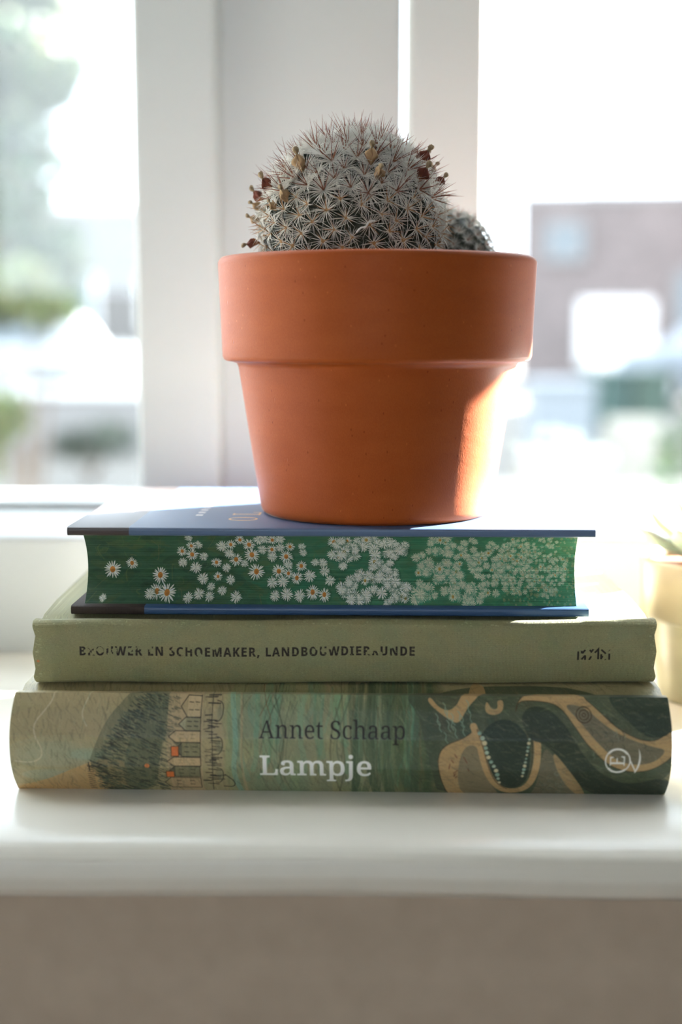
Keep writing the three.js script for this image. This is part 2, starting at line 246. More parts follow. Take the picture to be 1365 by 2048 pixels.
  for (let i = 0; i < 22; i++) { const x = 1180 + R() * 130, y = 1440 + R() * 60; line([[x, y], [x + 5, y + 5], [x + 2, y + 11]], 2, R() < 0.5 ? '#343428' : '#8a967e', 0.6); }
  for (let i = 0; i < 14; i++) { const x = 870 + R() * 70, y = 1395 + R() * 60; line([[x, y], [x + 6, y + 6], [x + 2, y + 13], [x + 8, y + 20]], 3, '#8aa690', 0.7); }
  for (let i = 0; i < 24; i++) { const x = 1085 + R() * 45, y = 1520 + R() * 60; c.strokeStyle = '#93a290'; c.globalAlpha = 0.4; c.lineWidth = 2; c.beginPath(); c.arc(X(x), Y(y), 4 + R() * 4, 0, 5); c.stroke(); c.globalAlpha = 1; }
  for (let i = 0; i < 9; i++) { const x = 900 + R() * 40, y = 1490 + R() * 50; line([[x, y], [x + (R() - 0.5) * 14, y + 4 + R() * 8]], 3, '#6a3a26', 0.8); }
  line([[520, 1380], [545, 1430], [540, 1445]], 2, '#6b5335', 0.9); line([[545, 1385], [520, 1425]], 2, '#6b5335', 0.9);
  // brush texture and paper tooth over everything
  for (let i = 0; i < 5200; i++) { const x = R() * W, y = R() * H, dark = R() < 0.55, L = 8 + R() * 34, a = (R() - 0.5) * 1.2 + (x > W * 0.62 ? 0.3 : 1.3); c.globalAlpha = 0.05 + R() * 0.08; c.strokeStyle = dark ? '#1f2a1f' : ['#d8c79a', '#a9b894', '#c9b184'][i % 3]; c.lineWidth = 1 + R() * 5; c.lineCap = 'round'; c.beginPath(); c.moveTo(x, y); c.quadraticCurveTo(x + Math.cos(a) * L * 0.5 + (R() - 0.5) * 8, y + Math.sin(a) * L * 0.5 + (R() - 0.5) * 8, x + Math.cos(a) * L, y + Math.sin(a) * L); c.stroke(); }
  // speckle
  for (let i = 0; i < 9000; i++) { c.globalAlpha = 0.10 + R() * 0.12; c.fillStyle = R() < 0.5 ? '#2d2a1c' : '#d8cba2'; c.fillRect(R() * W, R() * H, 1 + R() * 3, 1 + R() * 1.5); }
  c.globalAlpha = 1;
  // lettering
  c.textBaseline = 'alphabetic'; c.fillStyle = '#1d1714'; c.font = '76px serif';
  const fit = (txt, x0, x1, y, sy = 1) => { const w = c.measureText(txt).width; c.save(); c.translate(X(x0), Y(y)); c.scale((X(x1) - X(x0)) / w, sy); c.fillText(txt, 0, 0); c.restore(); };
  c.font = '80px serif'; c.strokeStyle = '#1d1714'; c.lineWidth = 0.8; fit('Annet Schaap', 519, 814, 1465, 1.0);
  c.fillStyle = '#f4f6f2'; c.font = '100px serif'; c.strokeStyle = '#f4f6f2'; c.lineWidth = 2.6;
  { const w = c.measureText('Lampje').width; c.save(); c.translate(X(519), Y(1540)); c.scale((X(747) - X(519)) / w, 1.0); c.fillText('Lampje', 0, 0); c.strokeText('Lampje', 0, 0); c.restore(); }
  // publisher's sign: an E on its side in a ring with a long tick
  c.strokeStyle = '#e9e9e2'; c.fillStyle = '#e9e9e2'; c.lineWidth = 4; c.beginPath(); c.ellipse(X(1234), Y(1503), 37, 42, 0, 0, 7); c.stroke(); c.lineWidth = 7; c.beginPath(); c.ellipse(X(1234), Y(1503), 36, 41, 0, -2.4, -0.7); c.stroke(); c.beginPath(); c.ellipse(X(1234), Y(1503), 36, 41, 0, 0.9, 2.4); c.stroke();
  c.save(); c.translate(X(1250.5), Y(1513)); c.rotate(-Math.PI / 2); c.restore();
  c.save(); c.translate(X(1234), Y(1503)); c.rotate(-Math.PI / 2); c.font = '62px serif'; c.textAlign = 'center'; c.fillText('E', 0, 21); c.restore();
  c.lineWidth = 4; c.beginPath(); c.moveTo(X(1257), Y(1500)); c.lineTo(X(1269), Y(1524)); c.stroke(); c.beginPath(); c.moveTo(X(1267), Y(1527)); c.quadraticCurveTo(X(1279), Y(1500), X(1273), Y(1477)); c.quadraticCurveTo(X(1285), Y(1502), X(1269), Y(1528)); c.fill();
  return { tex: canvasTex(cv), TOP: TOP / H };
}
{
  const art = jacketArt(), L = 0.2156, T = 0.0331, D = -0.150;
  const mat = std({ map: art.tex, color: lin(1.12, 1.12, 1.12), roughness: 0.42, bumpMap: rep(paperGrain, 6, 1), bumpScale: 0.00012 });
  const b = thing('book', 'hardback with painted sea and harbour scene on its spine, bottom of the stack', 'book', [-0.0007, 0, 0.0050], -0.03, 'books stacked on the window sill');
  // spine and jacket as a thick C; v runs from the foot of the spine (0) over its head into the top cover
  const vS = 1 - art.TOP, n = 22, out = [], bulge = 0.0074, zE = -0.0034;
  out.push([D, 0, 0], [-0.02, 0, 0], [-0.010, 0.0009, 0], [-0.0075, 0.0002, 0]);
  for (let i = 0; i <= n; i++) { const t = i / n, s = 2 * t - 1; out.push([zE + bulge * (1 - Math.pow(Math.abs(s), 2.3)), T * t, vS * t]); }
  out.push([-0.0072, T - 0.0003, vS + 0.05], [-0.0098, T - 0.0016, vS + 0.085], [-0.0125, T - 0.0018, vS + 0.11], [-0.016, T - 0.0004, vS + 0.14], [-0.03, T - 0.0002, 1], [D, T - 0.0002, 1]);
  const th = 0.0028, inn = [[D, T - th, 1], [-0.014, T - th, 1]]; for (let i = n; i >= 0; i -= 2) { const t = i / n, s = 2 * t - 1; inn.push([zE - 0.0022 + bulge * (1 - Math.pow(Math.abs(s), 2.3)) * 0.96, th + (T - 2 * th) * t, vS * t]); } inn.push([-0.014, th, 0], [D, th, 0]);
  part('jacket', sweepX([...out, ...inn], -L / 2, L / 2, 12, { crease: 0.5, wob: (q) => [q[0] + Math.sign(q[0]) * 0.0006 * Math.sin(q[1] * 90) * (Math.abs(q[0]) > 0.1075 ? 1 : 0), q[1], q[2]] }), mat, b);
  part('page_block', boxUV(box(-L / 2 + 0.003, L / 2 - 0.003, th, T - th, D + 0.004, -0.0035, 0.0006), 6), pageMat, b);
}
// ------------------------------------------------------------------ green cloth book in the middle
function clothSpine() {
  const W = 2048, H = 300, cv = newCanvas(W, H), c = cv.getContext('2d'), R = rngOf(5);
  c.fillStyle = '#7f7f60'; c.fillRect(0, 0, W, H);
  for (let i = 0; i < 420; i++) { c.globalAlpha = 0.05 + R() * 0.06; c.fillStyle = ['#6d7a5c', '#8a8663', '#74806a', '#86805a', '#5f7560'][i % 5]; c.beginPath(); c.ellipse(R() * W, R() * H, 20 + R() * 90, 8 + R() * 40, R() * 3, 0, 7); c.fill(); }
  for (let i = 0; i < 26000; i++) { c.globalAlpha = 0.10 + R() * 0.18; c.fillStyle = R() < 0.5 ? '#3e3f2c' : '#b3b48e'; c.fillRect(R() * W, R() * H, 1 + R() * 2, 1 + R() * 2); }
  c.globalAlpha = 1;
  const X = (x) => (x - 70) / 1242 * W, Y = (y) => (y - 1258) / 112 * 236 + 32;
  // lettering, printed on its own layer and worn through in patches
  const lc = newCanvas(W, H), l = lc.getContext('2d'); l.fillStyle = '#1c1613'; l.textBaseline = 'alphabetic';
  l.font = 'bold 52px sans-serif'; l.strokeStyle = '#1c1613'; l.lineWidth = 1.2; const txt = 'BROUWER EN SCHOEMAKER, LANDBOUWDIERKUNDE';
  const w0 = [...txt].reduce((s, ch) => s + l.measureText(ch).width, 0), x0 = X(160), x1 = X(832), gap = (x1 - x0 - w0 * 0.76) / (txt.length - 1);
  let x = x0; for (const ch of txt) { l.save(); l.translate(x, Y(1321)); l.scale(0.76, 1.0); l.fillText(ch, 0, 0); l.strokeText(ch, 0, 0); l.restore(); x += l.measureText(ch).width * 0.76 + gap; }
  const worn = (px, py, r) => { l.globalCompositeOperation = 'destination-out'; l.beginPath(); for (let a = 0; a < 7; a += 0.5) l.lineTo(X(px) + Math.cos(a) * r * (0.6 + R() * 0.7), Y(py) + Math.sin(a) * r * (0.6 + R() * 0.7)); l.fill(); l.globalCompositeOperation = 'source-over'; };
  for (const [px, py, r] of [[176, 1312, 11], [186, 1304, 13], [190, 1316, 10], [203, 1310, 13], [214, 1303, 12], [222, 1318, 10], [232, 1310, 12], [262, 1310, 11], [271, 1305, 9], [284, 1304, 11], [300, 1303, 12], [306, 1312, 8], [340, 1312, 9], [352, 1304, 9], [368, 1316, 9], [384, 1303, 10], [402, 1318, 9], [430, 1304, 8], [636, 1304, 11], [650, 1310, 12], [662, 1304, 9], [740, 1314, 12], [752, 1306, 14], [762, 1318, 9], [785, 1303, 9]]) worn(px, py, r);
  for (let i = 0; i < 500; i++) { l.globalCompositeOperation = 'destination-out'; l.globalAlpha = 0.7; l.fillRect(x0 + R() * (x1 - x0), Y(1298) + R() * 60, 2 + R() * 4, 1 + R() * 2); } l.globalAlpha = 1; l.globalCompositeOperation = 'source-over';
  // worn maker's mark, only its strokes are left
  l.strokeStyle = '#1c1613'; l.lineWidth = 6; const st = (...p) => { l.beginPath(); p.forEach(([a, b], i) => i ? l.lineTo(X(a), Y(b)) : l.moveTo(X(a), Y(b))); l.stroke(); };
  st([1157, 1312], [1157, 1329]); st([1164, 1311], [1164, 1316]); st([1171, 1309], [1165, 1316]); st([1164, 1328], [1171, 1320]); st([1171, 1320], [1171, 1329]); st([1180, 1309], [1183, 1313], [1187, 1308]); st([1183, 1322], [1179, 1329]); st([1190, 1315], [1197, 1308], [1197, 1328]); st([1203, 1309], [1212, 1317]); st([1203, 1318], [1203, 1328]); st([1206, 1322], [1203, 1326]); st([1219, 1317], [1219, 1329]); st([1211, 1328], [1212, 1329]); st([1219, 1310], [1220, 1311]);
  c.globalAlpha = 0.95; c.drawImage(lc, 0, 0); c.globalAlpha = 1;
  c.fillStyle = '#b36f44'; c.beginPath(); c.ellipse(X(77), Y(1332), 6, 5, 0, 0, 7); c.fill();
  for (let i = 0; i < 260; i++) { c.globalAlpha = 0.35 * R(); c.fillStyle = '#c9ccaa'; const e = R() < 0.5; c.fillRect(e ? R() * W : (R() < 0.5 ? R() * 22 : W - R() * 22), e ? 24 + R() * 14 : R() * H, 2 + R() * 8, 1 + R() * 4); }
  c.globalAlpha = 1;
  return canvasTex(cv);
}
{
  const L = 0.2111, H = 0.0214, D = -0.146, b = thing('book', 'worn green cloth hardback with faded black lettering on its spine, middle of the stack', 'book', [0.00125, 0.0333, -0.0121], 0.0, 'books stacked on the window sill');
  const mat = phys({ map: clothSpine(), color: lin(1.45, 1.38, 1.28), roughness: 0.7, sheen: 0.5, sheenRoughness: 0.5, sheenColor: lin(0.75, 0.8, 0.72), bumpMap: rep(weave, 2, 0.35), bumpScale: 0.00017 });
  const out = [[D, 0, 0.02], [-0.016, 0, 0.02], [-0.012, 0.0012, 0.02], [-0.0075, 0.0002, 0.02]];
  for (const [z, y] of arc(-0.0022, 0.0022, 0.0022, -Math.PI / 2, 0, 5)) out.push([z, y]);
  for (let i = 1; i < 6; i++) out.push([0.0006 * Math.sin(i / 6 * Math.PI), 0.0022 + (H - 0.0044) * i / 6]);
  for (const [z, y] of arc(-0.0026, H - 0.0024, 0.0026, 0, Math.PI / 2, 6)) out.push([z, y]);
  out.forEach((p) => { p[2] = 0.06 + 0.86 * p[1] / H; });
  out.push([-0.0055, H - 0.0002, 0.93], [-0.0085, H - 0.0018, 0.95], [-0.0115, H - 0.0019, 0.96], [-0.0155, H - 0.0004, 0.98], [-0.04, H - 0.0002, 0.99], [D, H - 0.0002, 0.99]);
  const th = 0.0026, inn = [[D, H - th, 0.98], [-0.010, H - th, 0.97], [-0.0028, H - th, 0.9], [-0.0028, th, 0.1], [-0.010, th, 0.05], [D, th, 0.02]];
  const wob = (q) => { const e = Math.max(0, Math.abs(q[0]) - 0.1025) / 0.003, a = e * 0.0005; return [q[0] + Math.sign(q[0]) * a * Math.sin(q[1] * 700 + q[2] * 300), q[1] + a * Math.sin(q[2] * 900) * 0.5 + (q[2] > -0.008 ? 0.00025 * Math.sin(q[0] * 70 + 1) : 0), q[2] - (q[2] > -0.02 ? e * 0.0009 : 0) + 0.00018 * Math.sin(q[0] * 190 + q[1] * 400)]; };
  part('cover', sweepX([...out, ...inn], -L / 2, L / 2, 90, { crease: 0.7, wob }), mat, b);
  part('page_block', boxUV(box(-L / 2 + 0.003, L / 2 - 0.003, th, H - th, D + 0.004, -0.003, 0.0006), 6), pageMat, b);
}
// ------------------------------------------------------------------ blue book with the painted fore-edge on top
function daisyEdge() {
  const W = 2048, H = 300, cv = newCanvas(W, H), c = cv.getContext('2d'), R = rngOf(12);
  // photograph pixels of the fore-edge -> canvas
  const X = (x) => (x - 158) / 1000 * W, Y = (y) => (y - 1073) / 142 * H;
  for (let x = 0; x < W; x += 8) { const t = x / W; c.fillStyle = `rgb(${48 + 30 * t},${84 + 70 * t},${60 + 52 * t})`; c.fillRect(x, 0, 8, H); }
  for (let i = 0; i < 700; i++) { const t = R(); c.globalAlpha = 0.10 + 0.2 * R(); c.fillStyle = t < 0.35 ? ['#22402f', '#4a5f35', '#1c382c', '#3f6b3e', '#5d6a3a'][i % 5] : ['#1f5b43', '#2f7a58', '#3f6b45', '#2d8a66', '#577345'][i % 5]; c.beginPath(); c.ellipse(t * W, R() * H, 15 + R() * 60, 5 + R() * 18, (R() - 0.5) * 1.2, 0, 7); c.fill(); }
  for (let i = 0; i < 80; i++) { c.globalAlpha = 0.35; c.strokeStyle = ['#6f8048', '#4f7a4a', '#7d7a4c'][i % 3]; c.lineWidth = 2 + R() * 4; const x = R() * W * 0.6, y = R() * H; c.beginPath(); c.moveTo(x, y); c.quadraticCurveTo(x + (R() - 0.5) * 80, y + (R() - 0.5) * 60, x + (R() - 0.5) * 120, y + (R() - 0.5) * 140); c.stroke(); }
  c.globalAlpha = 1;
  const daisy = (cx, cy, r, center, tone) => {
    c.globalAlpha = 0.36; c.fillStyle = tone > 0.6 ? '#36906a' : '#235038'; c.beginPath(); c.arc(cx + r * 0.1, cy + r * 0.12, r * 1.04, 0, 7); c.fill(); c.globalAlpha = 1; const n = r > 18 ? 18 : 12, a0 = R() * 3; for (let i = 0; i < n; i++) { const a = a0 + i / n * Math.PI * 2 + (R() - 0.5) * 0.18, L = r * (0.85 + R() * 0.22); c.fillStyle = tone > 0.6 ? ['#e0dfc8', '#d0d4b8', '#e8e6d0'][i % 3] : ['#fbf8f0', '#f1eee2', '#ffffff', '#e8eadc'][i % 4]; c.beginPath(); c.moveTo(cx, cy); const w = (n > 12 ? 0.12 : 0.17) + 0.04 * R(); c.quadraticCurveTo(cx + Math.cos(a - w * 1.5) * L * 0.75, cy + Math.sin(a - w * 1.5) * L * 0.75, cx + Math.cos(a) * L, cy + Math.sin(a) * L); c.quadraticCurveTo(cx + Math.cos(a + w * 1.5) * L * 0.75, cy + Math.sin(a + w * 1.5) * L * 0.75, cx, cy); c.fill(); }
    if (center) { c.fillStyle = tone > 0.35 ? '#c9b46a' : '#d98a38'; c.beginPath(); c.ellipse(cx, cy, r * 0.27, r * 0.33, 0, 0, 7); c.fill(); c.fillStyle = '#b86f2c'; c.globalAlpha = 0.5; c.beginPath(); c.ellipse(cx + r * 0.06, cy + r * 0.08, r * 0.16, r * 0.2, 0, 0, 7); c.fill(); c.globalAlpha = 1; }
  };
  const Z = (x) => 100 + x / 2.275, Q = (y) => 960 + y / 2.275;          // positions read off an enlargement
  const first = [[212, 557, 20, 0], [248, 435, 45, 1], [340, 405, 32, 1], [462, 530, 40, 1], [473, 460, 42, 1], [430, 540, 28, 0], [510, 535, 46, 1], [618, 275, 22, 0], [658, 312, 24, 0], [580, 345, 28, 1], [625, 318, 26, 1], [625, 362, 34, 1], [678, 372, 24, 0], [580, 400, 26, 0], [640, 425, 32, 0], [675, 475, 30, 0], [715, 510, 22, 0], [768, 525, 24, 0], [710, 550, 26, 0], [745, 465, 24, 1], [660, 540, 30, 0], [610, 555, 26, 0], [738, 400, 28, 1], [785, 425, 24, 0], [805, 480, 26, 0], [835, 550, 30, 0], [770, 320, 32, 0]];
  const second = [[810, 310, 28, 1], [855, 285, 28, 1], [895, 310, 34, 1], [940, 285, 28, 0], [970, 280, 28, 0], [1005, 285, 28, 1], [1040, 280, 28, 0], [905, 362, 40, 1], [830, 385, 36, 1], [800, 355, 28, 0], [870, 405, 22, 0], [925, 442, 42, 1], [955, 335, 28, 0], [1000, 335, 28, 1], [1040, 325, 26, 0], [1000, 372, 28, 0], [1065, 370, 36, 1], [1085, 320, 26, 1], [1075, 410, 26, 0], [1030, 440, 36, 1], [1135, 415, 30, 1], [1140, 318, 22, 0], [1145, 350, 22, 0], [1000, 490, 30, 0], [1050, 485, 30, 0], [1075, 450, 26, 1], [1115, 470, 32, 1], [1175, 460, 32, 0], [1235, 400, 26, 0], [1200, 398, 22, 0], [1245, 440, 28, 0], [1270, 480, 28, 0], [1190, 530, 36, 1], [1130, 545, 30, 0], [1070, 540, 32, 0], [1015, 545, 28, 0], [1245, 540, 32, 1], [1290, 295, 34, 1], [1350, 290, 28, 1], [1330, 345, 30, 0], [1285, 360, 32, 0], [1330, 412, 26, 0]];
  for (const [x, y, r, k] of [...first, ...second]) daisy(X(Z(x)), Y(Q(y)), r / 2.275 * 2.05, k, 0.1);
  // drifts that grow smaller and closer to the right
  const drift = (px, py, rx, ry, n, r0) => { for (let i = 0; i < n; i++) { const a = R() * 7, d = Math.sqrt(R()), x = px + Math.cos(a) * d * rx, y = py + Math.sin(a) * d * ry, t = Math.max(0, (x - 158) / 1000); daisy(X(x), Y(y), r0 * 2 * (0.75 + R() * 0.5), R() < 0.16, 0.2 + t * 0.6); } };
  for (const [px, py, rx, ry, n, r0] of [[735, 1090, 24, 14, 12, 12], [690, 1110, 22, 26, 16, 12.5], [780, 1105, 36, 22, 18, 12], [755, 1150, 46, 22, 22, 12], [715, 1185, 40, 24, 22, 12], [790, 1190, 30, 24, 18, 11.5], [835, 1195, 40, 20, 18, 11], [845, 1140, 20, 22, 10, 11], [885, 1100, 26, 26, 20, 10.5], [890, 1155, 40, 26, 34, 10.5], [930, 1195, 40, 18, 24, 10], [945, 1115, 30, 36, 34, 9], [990, 1140, 40, 55, 70, 8], [1040, 1140, 40, 62, 110, 6.6], [1095, 1140, 46, 64, 170, 5]]) drift(px, py, rx, ry, n, r0);
  for (let i = 0; i < 500; i++) { const x = 1010 + R() * 150, y = 1076 + R() * 138; c.globalAlpha = 0.55; c.fillStyle = ['#b3b58c', '#8fbf9c', '#3fa178', '#a8a878'][i & 3]; c.beginPath(); c.arc(X(x), Y(y), 1.5 + R() * 5, 0, 7); c.fill(); }
  c.globalAlpha = 1;
  for (let y = 0; y < H; y++) { c.globalAlpha = 0.05 + 0.22 * hash(1, y, 3) * hash(4, y, 9); c.fillStyle = hash(2, y, 5) < 0.5 ? '#1c3d2a' : '#b3cbb3'; c.fillRect(0, y, W, 1); }
  for (let i = 0; i < 90; i++) { c.globalAlpha = 0.25 * R(); c.fillStyle = '#1a3325'; c.fillRect(R() * W, Math.floor(R() * H), 60 + R() * 500, 1); }
  c.globalAlpha = 1; return canvasTex(cv);
}
function coverTop() {                                                  // dark cloth band on the left, blue boards, faint gold title turned along the board
  const W = 1536, H = 1024, cv = newCanvas(W, H), c = cv.getContext('2d'), R = rngOf(31);
  c.fillStyle = '#4a678f'; c.fillRect(0, 0, W, H); c.fillStyle = '#33221f'; c.fillRect(0, 0, W * 0.118, H);
  for (let i = 0; i < 2000; i++) { c.globalAlpha = 0.06; c.fillStyle = R() < 0.5 ? '#20304c' : '#8aa4cc'; c.fillRect(W * 0.118 + R() * W * 0.88, R() * H, 2 + R() * 20, 1); }
  c.globalAlpha = 1;
  c.fillStyle = '#e0b070'; c.textAlign = 'left'; c.textBaseline = 'middle'; c.font = '120px serif';
  c.save(); c.translate(W * 0.325, H * 0.86); c.rotate(-Math.PI / 2); c.fillText('O', 0, 0); c.fillText('L', 130, 0); c.restore();
  c.fillStyle = '#e6e2da'; c.globalAlpha = 0.85; for (let k = 0; k < 7; k++) c.fillRect(W * 0.222, H * (0.72 - k * 0.06), 22, 30);
  c.fillStyle = '#dcd6cc'; for (let k = 0; k < 4; k++) c.fillRect(W * 0.06, H * (0.62 - k * 0.07), 40, 40);
  c.globalAlpha = 1; return canvasTex(cv);
}
{
  const L = 0.1813, D = 0.1213, H = 0.0307, th = 0.0031, b = thing('book', 'thick blue book with white daisies painted on its fore-edge, top of the stack', 'book', [-0.0038, 0.0548, -0.0213], -0.03, 'books stacked on the window sill');
  const face = coverTop(), gloss = phys({ map: face, roughness: 0.5, specularIntensity: 1, ior: 1.6, clearcoat: 1.0, clearcoatRoughness: 0.42 }), cloth = std({ color: lin(0.04, 0.026, 0.022), roughness: 0.7, bumpMap: rep(weave, 2, 2), bumpScale: 0.0002 });
  const span = (name, x0, x1, y0, label) => {
    const out = [...arc(-D + 0.0012, y0 + 0.0012, 0.0012, Math.PI * 1.5, Math.PI, 3), ...arc(-D + 0.0012, y0 + th - 0.0012, 0.0012, Math.PI, Math.PI / 2, 3), ...arc(-0.0012, y0 + th - 0.0012, 0.0012, Math.PI / 2, 0, 4), ...arc(-0.0012, y0 + 0.0012, 0.0012, 0, -Math.PI / 2, 4)].map(([z, y]) => [z, y, 1 + Math.max(-D, Math.min(0, z)) / D]).map(([z, y, v]) => [z, y, 1 - v]);
    const g = sweepX(out, x0, x1, 8, { crease: 0.7 }); const uv = g.attributes.uv, p = g.attributes.position;
    for (let i = 0; i < uv.count; i++) uv.setXY(i, (p.getX(i) + L / 2) / L, uv.getY(i));
    return g;
  };
  // v = 0 at the fore-edge -> canvas bottom
  const xs = -L / 2 + 0.0215, xt = -L / 2 + 0.0262, e = 0.0017;
  const up = part('front_cover', span('f', xs, L / 2, H - th), gloss, b, 'upper blue board with faint gold letters'); part('cloth_band', span('f', -L / 2, xs, H - th), gloss, up, 'dark brown band at the left end of the board');
  const lo = part('back_cover', span('k', xt, L / 2 - e, 0), std({ color: lin(0.045, 0.105, 0.24), roughness: 0.35 }), b, 'lower blue board'); part('cloth_band', span('k', -L / 2 + 0.0006, xt, 0), cloth, lo, 'dark brown band at the left end of the board');
  // page block: hollow fore-edge facing the room
  const pl = -L / 2 + 0.0046, pr = L / 2 - 0.0054, n = 14, prof = [[-D + 0.003, th, 0], ...Array.from({ length: n + 1 }, (_, i) => { const t = i / n, s = 2 * t - 1; return [-0.0042 - 0.0068 * (1 - s * s), th + (H - 2 * th) * t, t]; }), [-D + 0.003, H - th, 1]];
  const front = sweepX(prof, pl, pr, 30, { crease: 0.5 });
  // faces that belong to the fore-edge wear the painting, the rest plain paper
  const p = front.attributes.position, A = [], B = [];
  for (let i = 0; i < p.count; i += 3) { let f = true; for (let k = 0; k < 3; k++) if (p.getZ(i + k) < -0.0118) f = false; const nx = Math.abs(front.attributes.normal.getX(i)); (f && nx < 0.7 ? A : B).push(i, i + 1, i + 2); }
  const pick = (idx) => { const g = new THREE.BufferGeometry(); for (const k of ['position', 'normal', 'uv']) { const a = front.attributes[k], o = new Float32Array(idx.length * a.itemSize); idx.forEach((v, i) => { for (let c = 0; c < a.itemSize; c++) o[i * a.itemSize + c] = a.array[v * a.itemSize + c]; }); g.setAttribute(k, new THREE.BufferAttribute(o, a.itemSize)); } return g; };
  const blk = part('page_block', pick(B), pageMat, b); part('fore_edge', pick(A), std({ map: daisyEdge(), color: lin(1.2, 1.2, 1.2), roughness: 0.6, bumpMap: rep(pageBump, 1, 1), bumpScale: 0.00025 }), blk, 'green fore-edge painted with daisies');
  // rounded spine at the back
  const sp = [...arc(-D + 0.002, H / 2, H / 2, Math.PI / 2, Math.PI * 1.5, 10).map(([z, y]) => [-D + 0.002 + (z + D - 0.002) * 0.35, y]), ...arc(-D + 0.002, H / 2, H / 2 - 0.002, Math.PI * 1.5, Math.PI / 2, 10).map(([z, y]) => [-D + 0.002 + (z + D - 0.002) * 0.35, y])];
  part('spine', sweepX(sp, -L / 2, L / 2, 2, { crease: 0.6 }), std({ color: lin(0.05, 0.12, 0.28), roughness: 0.4 }), b);
}
const STACK = 0.0856;

// ------------------------------------------------------------------ terracotta pot
{
  const R = rngOf(8);
  const clay = dataTex(1024, 512, (u, v, x, y) => {
    const a = fbm(u, v, 5, 4, 51) - 0.5, b = fbm(u, v, 12, 3, 57, 40) - 0.5, g = hash(x, y, 3) - 0.5, s = hash(x >> 1, y >> 1, 77) > 0.9992 ? -40 : hash(x >> 1, y >> 1, 78) > 0.9993 ? 30 : 0;
    return [172 + 12 * a + 9 * b + 10 * g + s, 84 + 12 * a + 8 * b + 9 * g + s * 0.8, 34 + 9 * a + 6 * b + 6 * g + s * 0.6];
  });
  const clayBump = dataTex(1024, 512, (u, v, x, y) => 0.55 + 0.3 * (fbm(u, v, 40, 3, 61, 90) - 0.5) + 0.2 * (hash(x, y, 13) - 0.5) + (hash(x >> 2, y >> 2, 5) > 0.9985 ? -0.5 : 0) + 0.15 * (fbm(u, v, 3, 2, 66, 70) - 0.5), false);
  const mat = phys({ map: rep(clay, 2, 1), roughness: 0.5, ior: 1.5, specularIntensity: 0.45, sheen: 1.0, sheenRoughness: 0.3, sheenColor: lin(1, 0.93, 0.85), bumpMap: rep(clayBump, 2, 1), bumpScale: 0.00012 });
  const pot = thing('plant_pot', 'orange terracotta pot with a thick rim standing on the stack of books', 'plant pot', [0.0132, STACK - 0.0002, -0.0662]);
  const Hh = 0.0934, yl = 0.0562, P = [[0, 0], [0.039, 0], [0.0415, 0.0004], [0.0427, 0.0015], [0.0433, 0.0032]];
  for (let i = 1; i <= 10; i++) P.push([0.0433 + (0.0510 - 0.0433) * i / 10, 0.0032 + (yl - 0.0022 - 0.0032) * i / 10]);
  P.push([0.0516, yl - 0.0008], [0.0536, yl - 0.0001], [0.0552, yl], [0.0563, yl + 0.0006], [0.0568, yl + 0.0018]);
  for (let i = 1; i <= 7; i++) P.push([0.0568 + (0.0581 - 0.0568) * i / 7, yl + 0.0018 + (Hh - 0.0028 - yl - 0.0018) * i / 7]);
  P.push([0.0581, Hh - 0.0018], [0.0576, Hh - 0.0007], [0.0567, Hh], [0.0551, Hh - 0.0002], [0.0541, Hh - 0.0012], [0.0530, Hh - 0.012], [0.0518, Hh - 0.03], [0.041, 0.006], [0, 0.006]);
  part('pot_wall', lathe(P, 128), mat, pot);
    const sg = new THREE.CylinderGeometry(0.0520, 0.049, 0.02, 64, 3); { const p = sg.attributes.position; for (let i = 0; i < p.count; i++) if (p.getY(i) > 0.0099) p.setY(i, p.getY(i) + 0.002 * (hash(i, 3, 1) - 0.5)); } sg.translate(0, Hh - 0.022, 0);
  part('soil', sg, std({ color: lin(0.05, 0.036, 0.026), roughness: 1 }), pot, 'dark potting soil');
}
